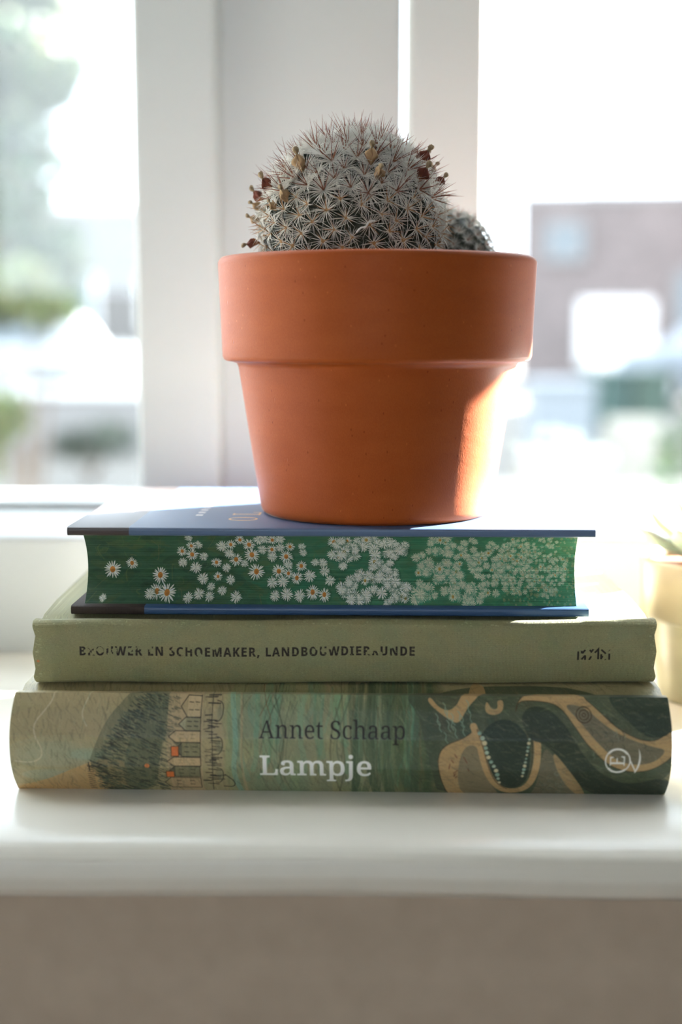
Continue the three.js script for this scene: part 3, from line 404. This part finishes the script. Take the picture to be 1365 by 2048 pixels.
// ------------------------------------------------------------------ cactus
const spineWhite = std({ color: lin(0.94, 0.92, 0.85), roughness: 0.5 });
const spineRed = std({ vertexColors: true, roughness: 0.5 });
function clusterGeo(seed, o) {                                          // one areole: radial white spines, a woolly pad and ruddy centrals (y is outward)
  const R = rngOf(seed), rad = [], cen = [], V = (x, y, z) => new THREE.Vector3(x, y, z);
  for (let i = 0; i < o.radials; i++) {
    const a = i / o.radials * Math.PI * 2 + (R() - 0.5) * 0.3, lift = o.lift + (R() - 0.5) * 0.35, L = o.len * (0.75 + 0.45 * R());
    const d = V(Math.cos(a) * Math.cos(lift), Math.sin(lift), Math.sin(a) * Math.cos(lift)), base = d.clone().multiplyScalar(0.0003), mid = d.clone().multiplyScalar(L * 0.55).add(V(0, 0.00025, 0)), tip = d.clone().multiplyScalar(L).add(V((R() - 0.5) * 0.0006, -0.0002, (R() - 0.5) * 0.0006));
    rad.push(coneBetween(base, mid, 0.00015, 0.00012), coneBetween(mid, tip, 0.00012, 0.00001));
  }
  const pad = new THREE.IcosahedronGeometry(0.0008, 1); pad.scale(1, 0.6, 1); pad.deleteAttribute('uv');
  const tint = (g, c0, c1, a, b) => { const ax = b.clone().sub(a), L2 = ax.lengthSq(); return paint(g, (x, y, z) => { const t = Math.max(0, Math.min(1, V(x, y, z).sub(a).dot(ax) / L2)); return c0.map((k, i) => k + (c1[i] - k) * t); }); };
  for (let i = 0; i < o.centrals; i++) {
    const a = i / o.centrals * Math.PI * 2 + R() * 0.8, lift = o.clift + (R() - 0.5) * 0.4, L = o.clen * (0.8 + 0.4 * R()), d = V(Math.cos(a) * Math.cos(lift), Math.sin(lift), Math.sin(a) * Math.cos(lift)), z = V(0, 0.0001, 0), tip = d.clone().multiplyScalar(L);
    const g = coneBetween(z, tip, 0.00024, 0.00002, 4); cen.push(tint(g, o.c0, o.c1, z, tip));
  }
  const padN = paint(pad, () => o.pad); const strip = (g) => { const q = g.index ? g.toNonIndexed() : g; q.deleteAttribute('uv'); return q; };
  return { radial: mergeGeometries(rad.map(strip)), central: mergeGeometries([strip(padN), ...cen.map(strip)]) };
}
const kinds = {
  top: [1, 2, 3].map((s) => clusterGeo(100 + s, { radials: 58, len: 0.0072, lift: 0.5, centrals: 5, clift: 1.15, clen: 0.0080, c0: [0.42, 0.18, 0.09], c1: [0.20, 0.05, 0.045], pad: [0.8, 0.76, 0.68] })),
  mid: [1, 2, 3, 4].map((s) => clusterGeo(200 + s, { radials: 26, len: 0.0060, lift: 0.36, centrals: 4, clift: 0.9, clen: 0.0056, c0: [0.62, 0.38, 0.18], c1: [0.40, 0.17, 0.08], pad: [0.60, 0.34, 0.13] })),
  low: [1, 2, 3, 4].map((s) => clusterGeo(300 + s, { radials: 20, len: 0.0052, lift: 0.24, centrals: 3, clift: 0.75, clen: 0.0048, c0: [0.60, 0.38, 0.18], c1: [0.46, 0.24, 0.12], pad: [0.56, 0.31, 0.12] })),
};
function areolesOn(n, a, b) {                                           // spiral of points on an ellipsoid with outward normals
  const out = [], ga = Math.PI * (3 - Math.sqrt(5));
  const J = rngOf(n); for (let i = 0; i < n; i++) { const y = Math.min(0.999, 1 - (i + 0.5) / n * 1.62 + (J() - 0.5) * 0.025), r = Math.sqrt(Math.max(0, 1 - y * y)), t = i * ga + (J() - 0.5) * 0.06 / Math.max(r, 0.2); const p = new THREE.Vector3(Math.cos(t) * r * a, y * b, Math.sin(t) * r * a), nn = new THREE.Vector3(p.x / (a * a), p.y / (b * b), p.z / (a * a)).normalize(); out.push({ p, n: nn, y }); }
  return out;
}
function cactusBody(a, b, ar, bump, nu, nv) {
  const g = new THREE.SphereGeometry(1, nu, nv), p = g.attributes.position, c = new Float32Array(p.count * 3), v = new THREE.Vector3();
  for (let i = 0; i < p.count; i++) {
    v.fromBufferAttribute(p, i); const n = new THREE.Vector3(v.x / a, v.y / b, v.z / a).normalize(), q = new THREE.Vector3(v.x * a, v.y * b, v.z * a); let best = 1;
    for (const k of ar) { const d = q.distanceToSquared(k.p); if (d < best) best = d; }
    const h = Math.exp(-best / (0.0022 * 0.0022)); q.addScaledVector(n, bump * (h - 1)); p.setXYZ(i, q.x, q.y, q.z);
    const t = hash(i, 1, 2) * 0.2; c[i * 3] = 0.026 + 0.01 * t; c[i * 3 + 1] = 0.030 + 0.02 * t; c[i * 3 + 2] = 0.018;
  }
  g.setAttribute('color', new THREE.BufferAttribute(c, 3)); g.computeVertexNormals(); return g;
}
{
  const A = 0.0325, B = 0.0350, C = new THREE.Vector3(0.0040, 0.1868, -0.0662), ar = areolesOn(300, A, B), R = rngOf(99);
  const cac = thing('cactus', 'round spiny cactus with red tipped spines in the terracotta pot', 'cactus', [C.x, C.y - B, C.z]);
  part('body', cactusBody(A, B, ar, 0.0034, 160, 110).translate(0, B, 0), std({ vertexColors: true, roughness: 0.6 }), cac);
  const eye = camera.position.clone().sub(C), up = new THREE.Vector3(0, 1, 0), rest = { r: [], c: [] };
  const list = ar.map((k) => ({ ...k, face: k.n.dot(eye.clone().sub(k.p).normalize()) })).filter((k) => C.y + k.p.y > 0.163).sort((x, y) => y.face - x.face);
  list.forEach((k, i) => {
    const set = k.y > 0.34 ? kinds.top : k.y > -0.05 ? kinds.mid : kinds.low, v = set[i % set.length];
    const tilt = k.n.clone().add(new THREE.Vector3(R() - 0.5, R() - 0.5, R() - 0.5).multiplyScalar(0.55)).normalize(), q = new THREE.Quaternion().setFromUnitVectors(up, tilt).multiply(new THREE.Quaternion().setFromAxisAngle(up, R() * 6.28)), s = 0.82 + 0.42 * R();
    const pos = k.p.clone().addScaledVector(k.n, 0.0001).add(new THREE.Vector3(0, B, 0));
    if (i < 300) {
      const m = part('spine_cluster', v.radial, spineWhite, cac); m.position.copy(pos); m.quaternion.copy(q); m.scale.setScalar(s);
      part('central_spines', v.central, spineRed, m);
    } else { const M = new THREE.Matrix4().compose(pos, q, new THREE.Vector3(s, s, s)); rest.r.push(v.radial.clone().applyMatrix4(M)); rest.c.push(v.central.clone().applyMatrix4(M)); }
  });
  if (rest.r.length) { const m = part('spines', mergeGeometries(rest.r), spineWhite, cac); m.userData.kind = 'stuff'; const k = part('central_spines', mergeGeometries(rest.c), spineRed, m); k.userData.kind = 'stuff'; }
  // withered flowers between the spines: [angle round from the camera's side (right +), height on the body, kind]
  const husk = (seed, tan) => {
    const r = rngOf(Math.abs(seed) + 3), pts = [[0.0003, 0], [0.0006, 0.0008], [0.0010, 0.0018], [0.0015, 0.0028], [0.0017, 0.0036], [0.0013, 0.0044], [0.0006, 0.0050], [0.0003, 0.0054], [0.0006, 0.0059], [0.0009, 0.0064], [0.0009, 0.0069], [0.0005, 0.0074], [0, 0.0075]];
    const g = lathe(pts, 14), p = g.attributes.position, ph = r() * 6, bend = (r() - 0.5) * 0.5;
    for (let i = 0; i < p.count; i++) { const y = p.getY(i), th = Math.atan2(p.getZ(i), p.getX(i)), body = y < 0.005 ? 1 : 0.3, f = 1 + body * (0.42 * Math.sin(th * 3 + ph + y * 700) + 0.22 * Math.sin(th * 7 - ph + y * 1900)); p.setXYZ(i, p.getX(i) * f + bend * y * y * 120, y + body * 0.0003 * Math.sin(th * 5 + ph), p.getZ(i) * f); }
    g.computeVertexNormals(); return paint(g, (x, y) => { const k = 0.8 + 0.4 * r(); return y > 0.0053 ? [0.36 * k, 0.27 * k, 0.16 * k] : tan ? [0.42 * k, 0.28 * k, 0.15 * k] : y < 0.0022 ? [0.34 * k, 0.13 * k, 0.05 * k] : [0.17 * k, 0.045 * k, 0.025 * k]; });
  };
  const huskMat = std({ vertexColors: true, roughness: 0.85 });
  for (const [az, el, tan, s, lean] of [[-88, 20, 0, 1.0, 0.3], [-82, 14, 1, 0.8, 0.5], [-90, 8, 1, 0.8, 0.2], [-86, -4, 0, 0.9, 0.1], [-66, 24, 0, 1.1, 0.4], [-44, 16, 1, 0.95, 0.8], [-38, 34, 1, 1.25, 0.9], [14, 38, 1, 1.15, 0.9], [16, 28, 1, 1.0, 0.2], [50, 28, 0, 1.2, 0.5], [70, 42, 0, 1.15, 0.5], [82, 44, 1, 0.9, 0.4], [86, 37, 1, 0.85, 0.3], [84, 28, 0, 0.95, 0.4], [-54, 12, 1, 0.7, 0.5]]) {
    const a = az * Math.PI / 180, e = el * Math.PI / 180, n = new THREE.Vector3(Math.sin(a) * Math.cos(e), Math.sin(e), Math.cos(a) * Math.cos(e)), p = new THREE.Vector3(n.x * A, n.y * B, n.z * A);
    const m = part('dried_flower', husk(Math.round(az * 7 + el), tan), huskMat, cac); m.position.copy(p.addScaledVector(n, 0.0012).add(new THREE.Vector3(0, B, 0))); m.quaternion.setFromUnitVectors(up, n.clone().addScaledVector(up, lean).normalize()); m.scale.setScalar(s);
  }
  // a shred of pale fluff caught in the spines
  const cu = new THREE.CatmullRomCurve3([[0.0012, 0.0335, 0.0372], [0.003, 0.0352, 0.0376], [0.0042, 0.0352, 0.0376], [0.0056, 0.0372, 0.0374], [0.0075, 0.0374, 0.0370]].map((p) => new THREE.Vector3(...p)));
  part('fluff', new THREE.TubeGeometry(cu, 24, 0.00035, 6), std({ color: lin(0.8, 0.8, 0.78), roughness: 0.9 }), cac, 'pale shred of fluff caught between the spines');

  // offset cactus behind it
  const a2 = 0.0175, b2 = 0.0185, C2 = new THREE.Vector3(0.0415, 0.1793, -0.0974), ar2 = areolesOn(120, a2, b2), R2 = rngOf(17), rr = [], cc = [];
  const c2 = thing('cactus', 'smaller pale woolly cactus half hidden behind the big one in the pot', 'cactus', [C2.x, C2.y - b2, C2.z]);
  part('body', cactusBody(a2, b2, ar2, 0.0016, 60, 44).translate(0, b2, 0), std({ vertexColors: true, roughness: 0.6 }), c2);
  ar2.forEach((k, i) => { const v = kinds.top[i % 3], q = new THREE.Quaternion().setFromUnitVectors(up, k.n).multiply(new THREE.Quaternion().setFromAxisAngle(up, R2() * 6.28)), s = 0.5, M = new THREE.Matrix4().compose(k.p.clone().add(new THREE.Vector3(0, b2, 0)), q, new THREE.Vector3(s, s, s)); rr.push(v.radial.clone().applyMatrix4(M)); cc.push(v.central.clone().applyMatrix4(M)); });
  const m = part('spines', mergeGeometries(rr), spineWhite, c2); m.userData.kind = 'stuff'; const k2 = part('central_spines', mergeGeometries(cc), spineRed, m); k2.userData.kind = 'stuff';
}
// ------------------------------------------------------------------ small glazed pot with a succulent at the right
{
  const glaze = dataTex(512, 256, (u, v) => { const a = fbm(u, v, 5, 4, 71), b = fbm(u, v, 16, 3, 75, 30), w = v > 0.86 ? 0.35 : 0; return [140 + 26 * (a - 0.5) + 20 * (b - 0.5) + 110 * w, 133 + 30 * (a - 0.5) + 20 * (b - 0.5) + 140 * w, 106 + 30 * (a - 0.5) + 16 * (b - 0.5) + 200 * w]; });
  const px = 0.1585, pz = -0.118, pot = thing('plant_pot', 'small ochre glazed pot at the right edge holding a succulent', 'plant pot', [px, 0, pz]);
  const P = [[0, 0], [0.0232, 0], [0.0246, 0.0012], [0.0268, 0.02], [0.0278, 0.0335], [0.0305, 0.0345], [0.0322, 0.0352], [0.0326, 0.0365], [0.0334, 0.0585], [0.0332, 0.0598], [0.0322, 0.0603], [0.0310, 0.0598], [0.0302, 0.056], [0.0285, 0.045], [0, 0.044]];
  part('pot_wall', lathe(P, 72), std({ map: glaze, roughness: 0.35 }), pot);
  part('soil', new THREE.CylinderGeometry(0.0296, 0.0290, 0.006, 40).translate(0, 0.0525, 0), std({ color: lin(0.32, 0.13, 0.06), roughness: 1 }), pot, 'reddish clay granules');
  const suc = thing('succulent', 'pale green succulent with pointed fleshy leaves in the small ochre pot', 'succulent', [px, 0.0555, pz]);
  const leafMat = phys({ color: lin(0.33, 0.42, 0.30), roughness: 0.38, sheen: 0.4, sheenRoughness: 0.5, sheenColor: lin(0.8, 0.85, 0.8) });
  const leaf = (L, w, t) => { const g = new THREE.SphereGeometry(1, 18, 12), p = g.attributes.position; for (let i = 0; i < p.count; i++) { const x = p.getX(i), y = p.getY(i), z = p.getZ(i), s = (x + 1) / 2, wid = Math.pow(s, 0.6) * 1.0 * (s < 0.75 ? 1 : 1 - Math.pow((s - 0.75) / 0.25, 1.6) * 0.55); p.setXYZ(i, s * L, y * t * (0.5 + 0.5 * wid) + 0.010 * s * s * (L / 0.04), z * w * Math.max(0.12, wid)); } g.computeVertexNormals(); return g; };
  const R = rngOf(6), big = leaf(0.040, 0.0098, 0.0032), mid = leaf(0.030, 0.0085, 0.003), small = leaf(0.018, 0.006, 0.0028);
  const put = (g, az, tilt, y = 0.002) => { const m = part('leaf', g, leafMat, suc); m.position.set(0, y, 0); m.rotation.set(0, az, tilt, 'YXZ'); };
  for (let i = 0; i < 8; i++) put(big, Math.PI * (1 + i / 4) + 0.15 * (R() - 0.5), 0.16 + 0.14 * R());
  for (let i = 0; i < 7; i++) put(mid, Math.PI * 2 * i / 7 + 0.35, 0.62 + 0.2 * R(), 0.004);
  for (let i = 0; i < 5; i++) put(small, Math.PI * 2 * i / 5 + 0.8, 1.05 + 0.2 * R(), 0.006);
}
// ------------------------------------------------------------------ outside: street, buildings, trees, cars
const GROUND = -0.95;
{
  const paving = dataTex(512, 512, (u, v) => { const k = 104 + 36 * (fbm(u, v, 6, 4, 81) - 0.5) + 20 * (fbm(u, v, 60, 2, 83) - 0.5); return [k, k - 4, k - 10]; });
  const g = new THREE.BoxGeometry(160, 0.2, 140); g.translate(0, GROUND - 0.1, -40); struct('ground', 'pale sunlit paving outside the window', boxUV(g, 0.2), std({ map: paving, roughness: 0.95 }));
  const brick = dataTex(512, 512, (u, v, x, y) => { const row = Math.floor(v * 32), o = (row & 1) * 0.5, cx = (u * 16 + o) % 1, cy = (v * 32) % 1, j = cx < 0.05 || cy < 0.12, h = hash(Math.floor(u * 16 + o) % 16, row, 9); const k = 0.85 + 0.3 * h; return j ? [106, 104, 102] : [118 * k, 108 * k, 107 * k]; });
  const brickMat = std({ map: rep(brick, 0.5, 0.5), roughness: 0.9 }), white = std({ color: lin(0.85, 0.85, 0.84), roughness: 0.6 }), paneMat = std({ color: lin(0.14, 0.17, 0.19), roughness: 0.08 }), green = std({ color: lin(0.10, 0.17, 0.14), roughness: 0.5 }), stone = std({ color: lin(0.26, 0.25, 0.245), roughness: 0.9 });
  const windowOn = (b, x, y, w, h, z, fm = white, pm = paneMat) => {
    const f = part('window', mergeGeometries([box(x, x + w, y, y + 0.09, z, z + 0.08, 0.01), box(x, x + w, y + h - 0.09, y + h, z, z + 0.08, 0.01), box(x, x + 0.09, y, y + h, z, z + 0.08, 0.01), box(x + w - 0.09, x + w, y, y + h, z, z + 0.08, 0.01), box(x + w / 2 - 0.04, x + w / 2 + 0.04, y, y + h, z, z + 0.08, 0.01)]), fm, b);
    part('pane', box(x + 0.09, x + w - 0.09, y + 0.09, y + h - 0.09, z + 0.01, z + 0.04, 0.005), pm, f);
  };
  // right: flat roofed brick building, its left end in view
  const b1 = thing('building', 'low flat roofed brick building seen through the right window pane', 'building', [3.95, GROUND, -30], -0.16);
  part('wall', boxUV(box(0, 16, 0, 4.05, -6, 0, 0.02)), brickMat, b1); part('coping', box(-0.05, 16.05, 4.05, 4.22, -6.05, 0.06, 0.02), stone, b1); part('chimney', boxUV(box(1.5, 2.0, 4.2, 4.36, -2, -1.2, 0.02)), brickMat, b1);
  part('shutter', box(1.35, 2.95, 0.45, 1.85, 0.02, 0.10, 0.03), white, b1, 'white roller shutter'); part('garage_door', box(1.5, 2.95, -0.02, 0.5, 0.02, 0.08, 0.01), green, b1, 'dark green low door');
  for (const [x, y, w, h] of [[0.55, 2.7, 0.9, 0.9], [3.4, 1.1, 1.2, 1.4], [6, 1.1, 1.6, 1.4], [9, 1.1, 1.6, 1.4]]) windowOn(b1, x, y, w, h, 0.01, stone);
  // left: pale rendered building whose end shows beside the post
  const b2 = thing('building', 'pale rendered building with a flat roof behind the tree on the left', 'building', [-16, GROUND, -36], 0.04);
  part('wall', box(0, 15.2, 0, 4.4, -7, 0, 0.02), std({ color: lin(0.15, 0.145, 0.14), roughness: 0.9 }), b2); part('coping', box(-0.06, 15.26, 4.4, 4.55, -7.05, 0.06, 0.02), stone, b2);
  for (let i = 0; i < 6; i++) windowOn(b2, 0.8 + i * 2.45, 1.2, 1.3, 1.5, 0.01);
  // tall building outside the frame on the right: its shade lies over the street
  const b3 = thing('building', 'tall brick building outside the frame on the right that shades the street', 'building', [9.2, GROUND, -10.6]);
  part('wall', boxUV(box(0, 10, 0, 7.8, -13.4, 0, 0.02)), brickMat, b3); part('coping', box(-0.06, 10.06, 7.8, 8, -13.46, 0.06, 0.02), stone, b3);
  for (let i = 0; i < 4; i++) for (const y of [1.1, 4.6]) windowOn(b3, 0.8 + i * 2.4, y, 1.3, 1.6, 0.01);
  // low garden wall
  const gw = thing('garden_wall', 'low pale garden wall across the street on the left', 'wall', [-6.4, GROUND, -12]);
  part('wall', box(0, 4.6, 0, 0.55, -0.22, 0, 0.02), stone, gw); part('coping', box(-0.03, 4.63, 0.55, 0.62, -0.26, 0.04, 0.01), white, gw);

  // foliage
  const leafGeo = new THREE.PlaneGeometry(1, 0.55, 2, 1); { const p = leafGeo.attributes.position; for (let i = 0; i < p.count; i++) { const x = p.getX(i); p.setZ(i, -0.18 * x * x); if (Math.abs(x) > 0.4) p.setY(i, p.getY(i) * 0.15); } leafGeo.computeVertexNormals(); }
  const foliage = (parent, n, place, size, col, seed, tr = 0.45) => {
    const m = new THREE.InstancedMesh(leafGeo, phys({ color: col, roughness: 0.8, transmission: tr, thickness: 0, side: THREE.DoubleSide }), n), R = rngOf(seed), o = new THREE.Object3D(), c = new THREE.Color();
    for (let i = 0; i < n; i++) { const [x, y, z] = place(R); o.position.set(x, y, z); o.rotation.set(R() * 6.28, R() * 6.28, R() * 6.28); o.scale.setScalar(size * (0.6 + 0.8 * R())); o.updateMatrix(); m.setMatrixAt(i, o.matrix); m.setColorAt(i, c.setRGB(0.75 + 0.5 * R(), 0.8 + 0.4 * R(), 0.7 + 0.5 * R())); }
    m.name = 'foliage'; m.userData.kind = 'stuff'; m.castShadow = m.receiveShadow = true; parent.add(m); return m;
  };
  const bark = std({ color: lin(0.16, 0.12, 0.09), roughness: 1 });
  const ball = (list) => (R) => { const [x, y, z, rx, ry, rz] = list[Math.floor(R() * list.length)], a = R() * 6.28, b = Math.acos(2 * R() - 1), d = Math.cbrt(R()); return [x + Math.sin(b) * Math.cos(a) * d * rx, y + Math.cos(b) * d * ry, z + Math.sin(b) * Math.sin(a) * d * rz]; };
  const limb = (a, b, r0, r1) => coneBetween(new THREE.Vector3(...a), new THREE.Vector3(...b), r0, r1, 7);
  const t1 = thing('tree', 'tall light green tree close outside the left window pane', 'tree', [-2.75, GROUND, -8.4]);
  part('trunk', mergeGeometries([limb([0, 0, 0], [0.05, 1.6, 0], 0.10, 0.07), limb([0.05, 1.5, 0], [0.7, 2.6, 0.1], 0.05, 0.02), limb([0.05, 1.5, 0], [-0.5, 2.9, -0.2], 0.05, 0.02), limb([0.05, 1.6, 0], [0.1, 3.4, 0.1], 0.06, 0.02)]), bark, t1);
  foliage(t1, 17000, ball([[0.55, 2.85, 0, 0.62, 0.5, 0.6], [0.3, 2.2, 0.1, 0.75, 0.5, 0.6], [0.55, 1.55, 0, 0.6, 0.4, 0.6], [-0.5, 2.5, 0, 0.8, 0.9, 0.7], [0.0, 3.4, 0, 0.95, 0.6, 0.7], [0.75, 3.3, 0, 0.5, 0.4, 0.5], [-0.4, 1.6, 0.2, 0.7, 0.6, 0.6]]), 0.11, lin(0.165, 0.195, 0.115), 5);
  const shrub = (label, pos, list, n, size, col, seed) => { const s = thing('shrub', label, 'shrub', pos); part('stem', mergeGeometries([limb([0, 0, 0], [0.05, list[0][1] * 0.9, 0], 0.02, 0.008), limb([0, 0, 0], [-0.08, list[0][1] * 0.8, 0.05], 0.018, 0.008), limb([0, 0, 0], [0.1, list[0][1] * 0.7, -0.05], 0.018, 0.008)]), bark, s); foliage(s, n, ball(list), size, col, seed); return s; };
  shrub('tall yellow green shrub at the left edge of the left window pane', [-1.28, GROUND, -5], [[0, 1.30, 0, 0.15, 0.11, 0.2], [0.12, 1.2, 0, 0.13, 0.08, 0.15], [-0.2, 1.35, 0, 0.14, 0.14, 0.2], [-0.3, 0.8, 0, 0.2, 0.4, 0.3]], 1000, 0.06, lin(0.19, 0.22, 0.09), 7);
  shrub('low yellow green shrub below the taller one outside the left pane', [-1.09, GROUND, -4], [[0, 0.84, 0, 0.07, 0.09, 0.12], [-0.12, 0.75, 0, 0.1, 0.2, 0.12]], 420, 0.045, lin(0.18, 0.22, 0.09), 8);
  shrub('round dark green shrub in front of the garden wall on the left', [-1.85, GROUND, -9.5], [[0.12, 0.34, 0, 0.26, 0.15, 0.3], [-0.1, 0.3, 0, 0.2, 0.12, 0.3]], 700, 0.08, lin(0.12, 0.14, 0.11), 9);
  shrub('green shrub at the right edge outside the right window pane', [0.68, GROUND, -2.2], [[0, 0.78, 0, 0.08, 0.16, 0.12], [0.12, 0.9, 0, 0.12, 0.22, 0.12], [0.02, 0.5, 0, 0.12, 0.2, 0.12]], 700, 0.035, lin(0.12, 0.17, 0.09), 10);

  // parked cars
  const carPaint = (c) => phys({ color: c, roughness: 0.35, clearcoat: 1, clearcoatRoughness: 0.08 });
  const makeCar = (label, pos, turn, col, s = 1) => {
    const c = thing('car', label, 'car', pos, turn, null); delete c.userData.group; c.scale.setScalar(s);
    const sh = new THREE.Shape(); sh.moveTo(-2.0, 0.28); sh.lineTo(-2.05, 0.62); sh.quadraticCurveTo(-2.0, 0.82, -1.75, 0.86); sh.lineTo(-0.95, 0.93); sh.lineTo(1.75, 0.93); sh.quadraticCurveTo(2.05, 0.9, 2.06, 0.6); sh.lineTo(2.02, 0.28);
    for (const wx of [1.3, -1.3]) { sh.lineTo(wx + 0.36, 0.28); sh.absarc(wx, 0.3, 0.36, 0, Math.PI, false); sh.lineTo(wx - 0.36, 0.28); } sh.closePath();
    const g = new THREE.ExtrudeGeometry(sh, { depth: 1.56, bevelEnabled: true, bevelSize: 0.05, bevelThickness: 0.06, bevelSegments: 3, curveSegments: 14 }); g.translate(0, 0, -0.78); part('body', g, carPaint(col), c);
    const cb = new THREE.Shape(); cb.moveTo(-1.0, 0.9); cb.lineTo(-0.35, 1.38); cb.quadraticCurveTo(-0.2, 1.45, 0.1, 1.46); cb.lineTo(1.0, 1.44); cb.quadraticCurveTo(1.3, 1.4, 1.6, 0.92); cb.closePath();
    const cg = new THREE.ExtrudeGeometry(cb, { depth: 1.28, bevelEnabled: true, bevelSize: 0.05, bevelThickness: 0.08, bevelSegments: 3 }); cg.translate(0, 0, -0.64); part('cabin', cg, carPaint(col), c);
    for (const z of [-1, 1]) { const ws = new THREE.Shape(); ws.moveTo(-0.78, 0.96); ws.lineTo(-0.3, 1.33); ws.lineTo(1.0, 1.37); ws.lineTo(1.36, 0.98); ws.closePath(); const wg = new THREE.ExtrudeGeometry(ws, { depth: 0.02, bevelEnabled: false }); wg.translate(0, 0, z > 0 ? 0.72 : -0.74); part('side_window', wg, paneMat, c); }
    for (const wx of [-1.3, 1.3]) for (const z of [-0.74, 0.74]) { const w = part('wheel', new THREE.CylinderGeometry(0.31, 0.31, 0.2, 24).rotateX(Math.PI / 2).translate(wx, 0.31, z), std({ color: lin(0.03, 0.03, 0.03), roughness: 0.8 }), c); part('hub_cap', new THREE.CylinderGeometry(0.19, 0.19, 0.22, 16).rotateX(Math.PI / 2).translate(wx, 0.31, z), std({ color: lin(0.6, 0.6, 0.62), roughness: 0.3, metalness: 0.8 }), w); }
    return c;
  };
  makeCar('pale blue car parked farther off outside the right window pane', [6.2, GROUND, -21], 0.05, lin(0.24, 0.28, 0.33));
  makeCar('silver car parked outside the left window pane', [-4.6, GROUND, -16], -0.05, lin(0.36, 0.37, 0.37));
  // bins and planters on the terrace
  const bin = (label, pos, col, k) => {
    const b = thing('bin', label, 'bin', pos), m = std({ color: col, roughness: 0.45 });
    const sh = [[-0.24, 0.06], [0.24, 0.06], [0.29, 0.66], [-0.29, 0.66]]; const g = sweepX(sh, -0.3 * k, 0.3 * k, 4); part('body', g, m, b); part('lid', box(-0.32 * k, 0.32 * k, 0.66, 0.72, -0.32, 0.32, 0.02), m, b);
    for (const x of [-0.2, 0.2]) part('wheel', new THREE.CylinderGeometry(0.08, 0.08, 0.05, 20).rotateZ(Math.PI / 2).translate(x * k, 0.08, -0.26), std({ color: lin(0.03, 0.03, 0.03), roughness: 0.8 }), b);
    return b;
  };
  bin('left one of two dark green bins far outside the right window pane', [3.05, GROUND, -15], lin(0.045, 0.085, 0.075), 0.62);
  bin('right one of two dark green bins far outside the right window pane', [3.50, GROUND, -15], lin(0.055, 0.09, 0.07), 0.7);
  bin('pale blue bin outside the right window pane behind the white planter', [1.84, GROUND, -11], lin(0.24, 0.265, 0.29), 0.85);
  const planter = (label, pos, r, h, col) => {
    const b = thing('planter', label, 'planter', pos);
    part('bowl', lathe([[0, 0], [r * 0.7, 0], [r * 0.78, 0.02], [r * 0.98, h * 0.8], [r * 1.05, h * 0.84], [r * 1.05, h], [r * 0.93, h], [r * 0.9, h * 0.86], [0, h * 0.86]], 40), std({ color: col, roughness: 0.7 }), b);
    part('earth', new THREE.CylinderGeometry(r * 0.88, r * 0.86, 0.04, 32).translate(0, h * 0.88, 0), std({ color: lin(0.25, 0.2, 0.15), roughness: 1 }), b); return b;
  };
  planter('wide white planter on the terrace outside the right window pane', [1.42, GROUND, -8], 0.27, 0.36, lin(0.5, 0.49, 0.46));
  planter('tall cream planter on the terrace outside the right window pane', [2.06, GROUND, -9], 0.20, 0.52, lin(0.38, 0.36, 0.31));
}
renderer.render(scene, camera);
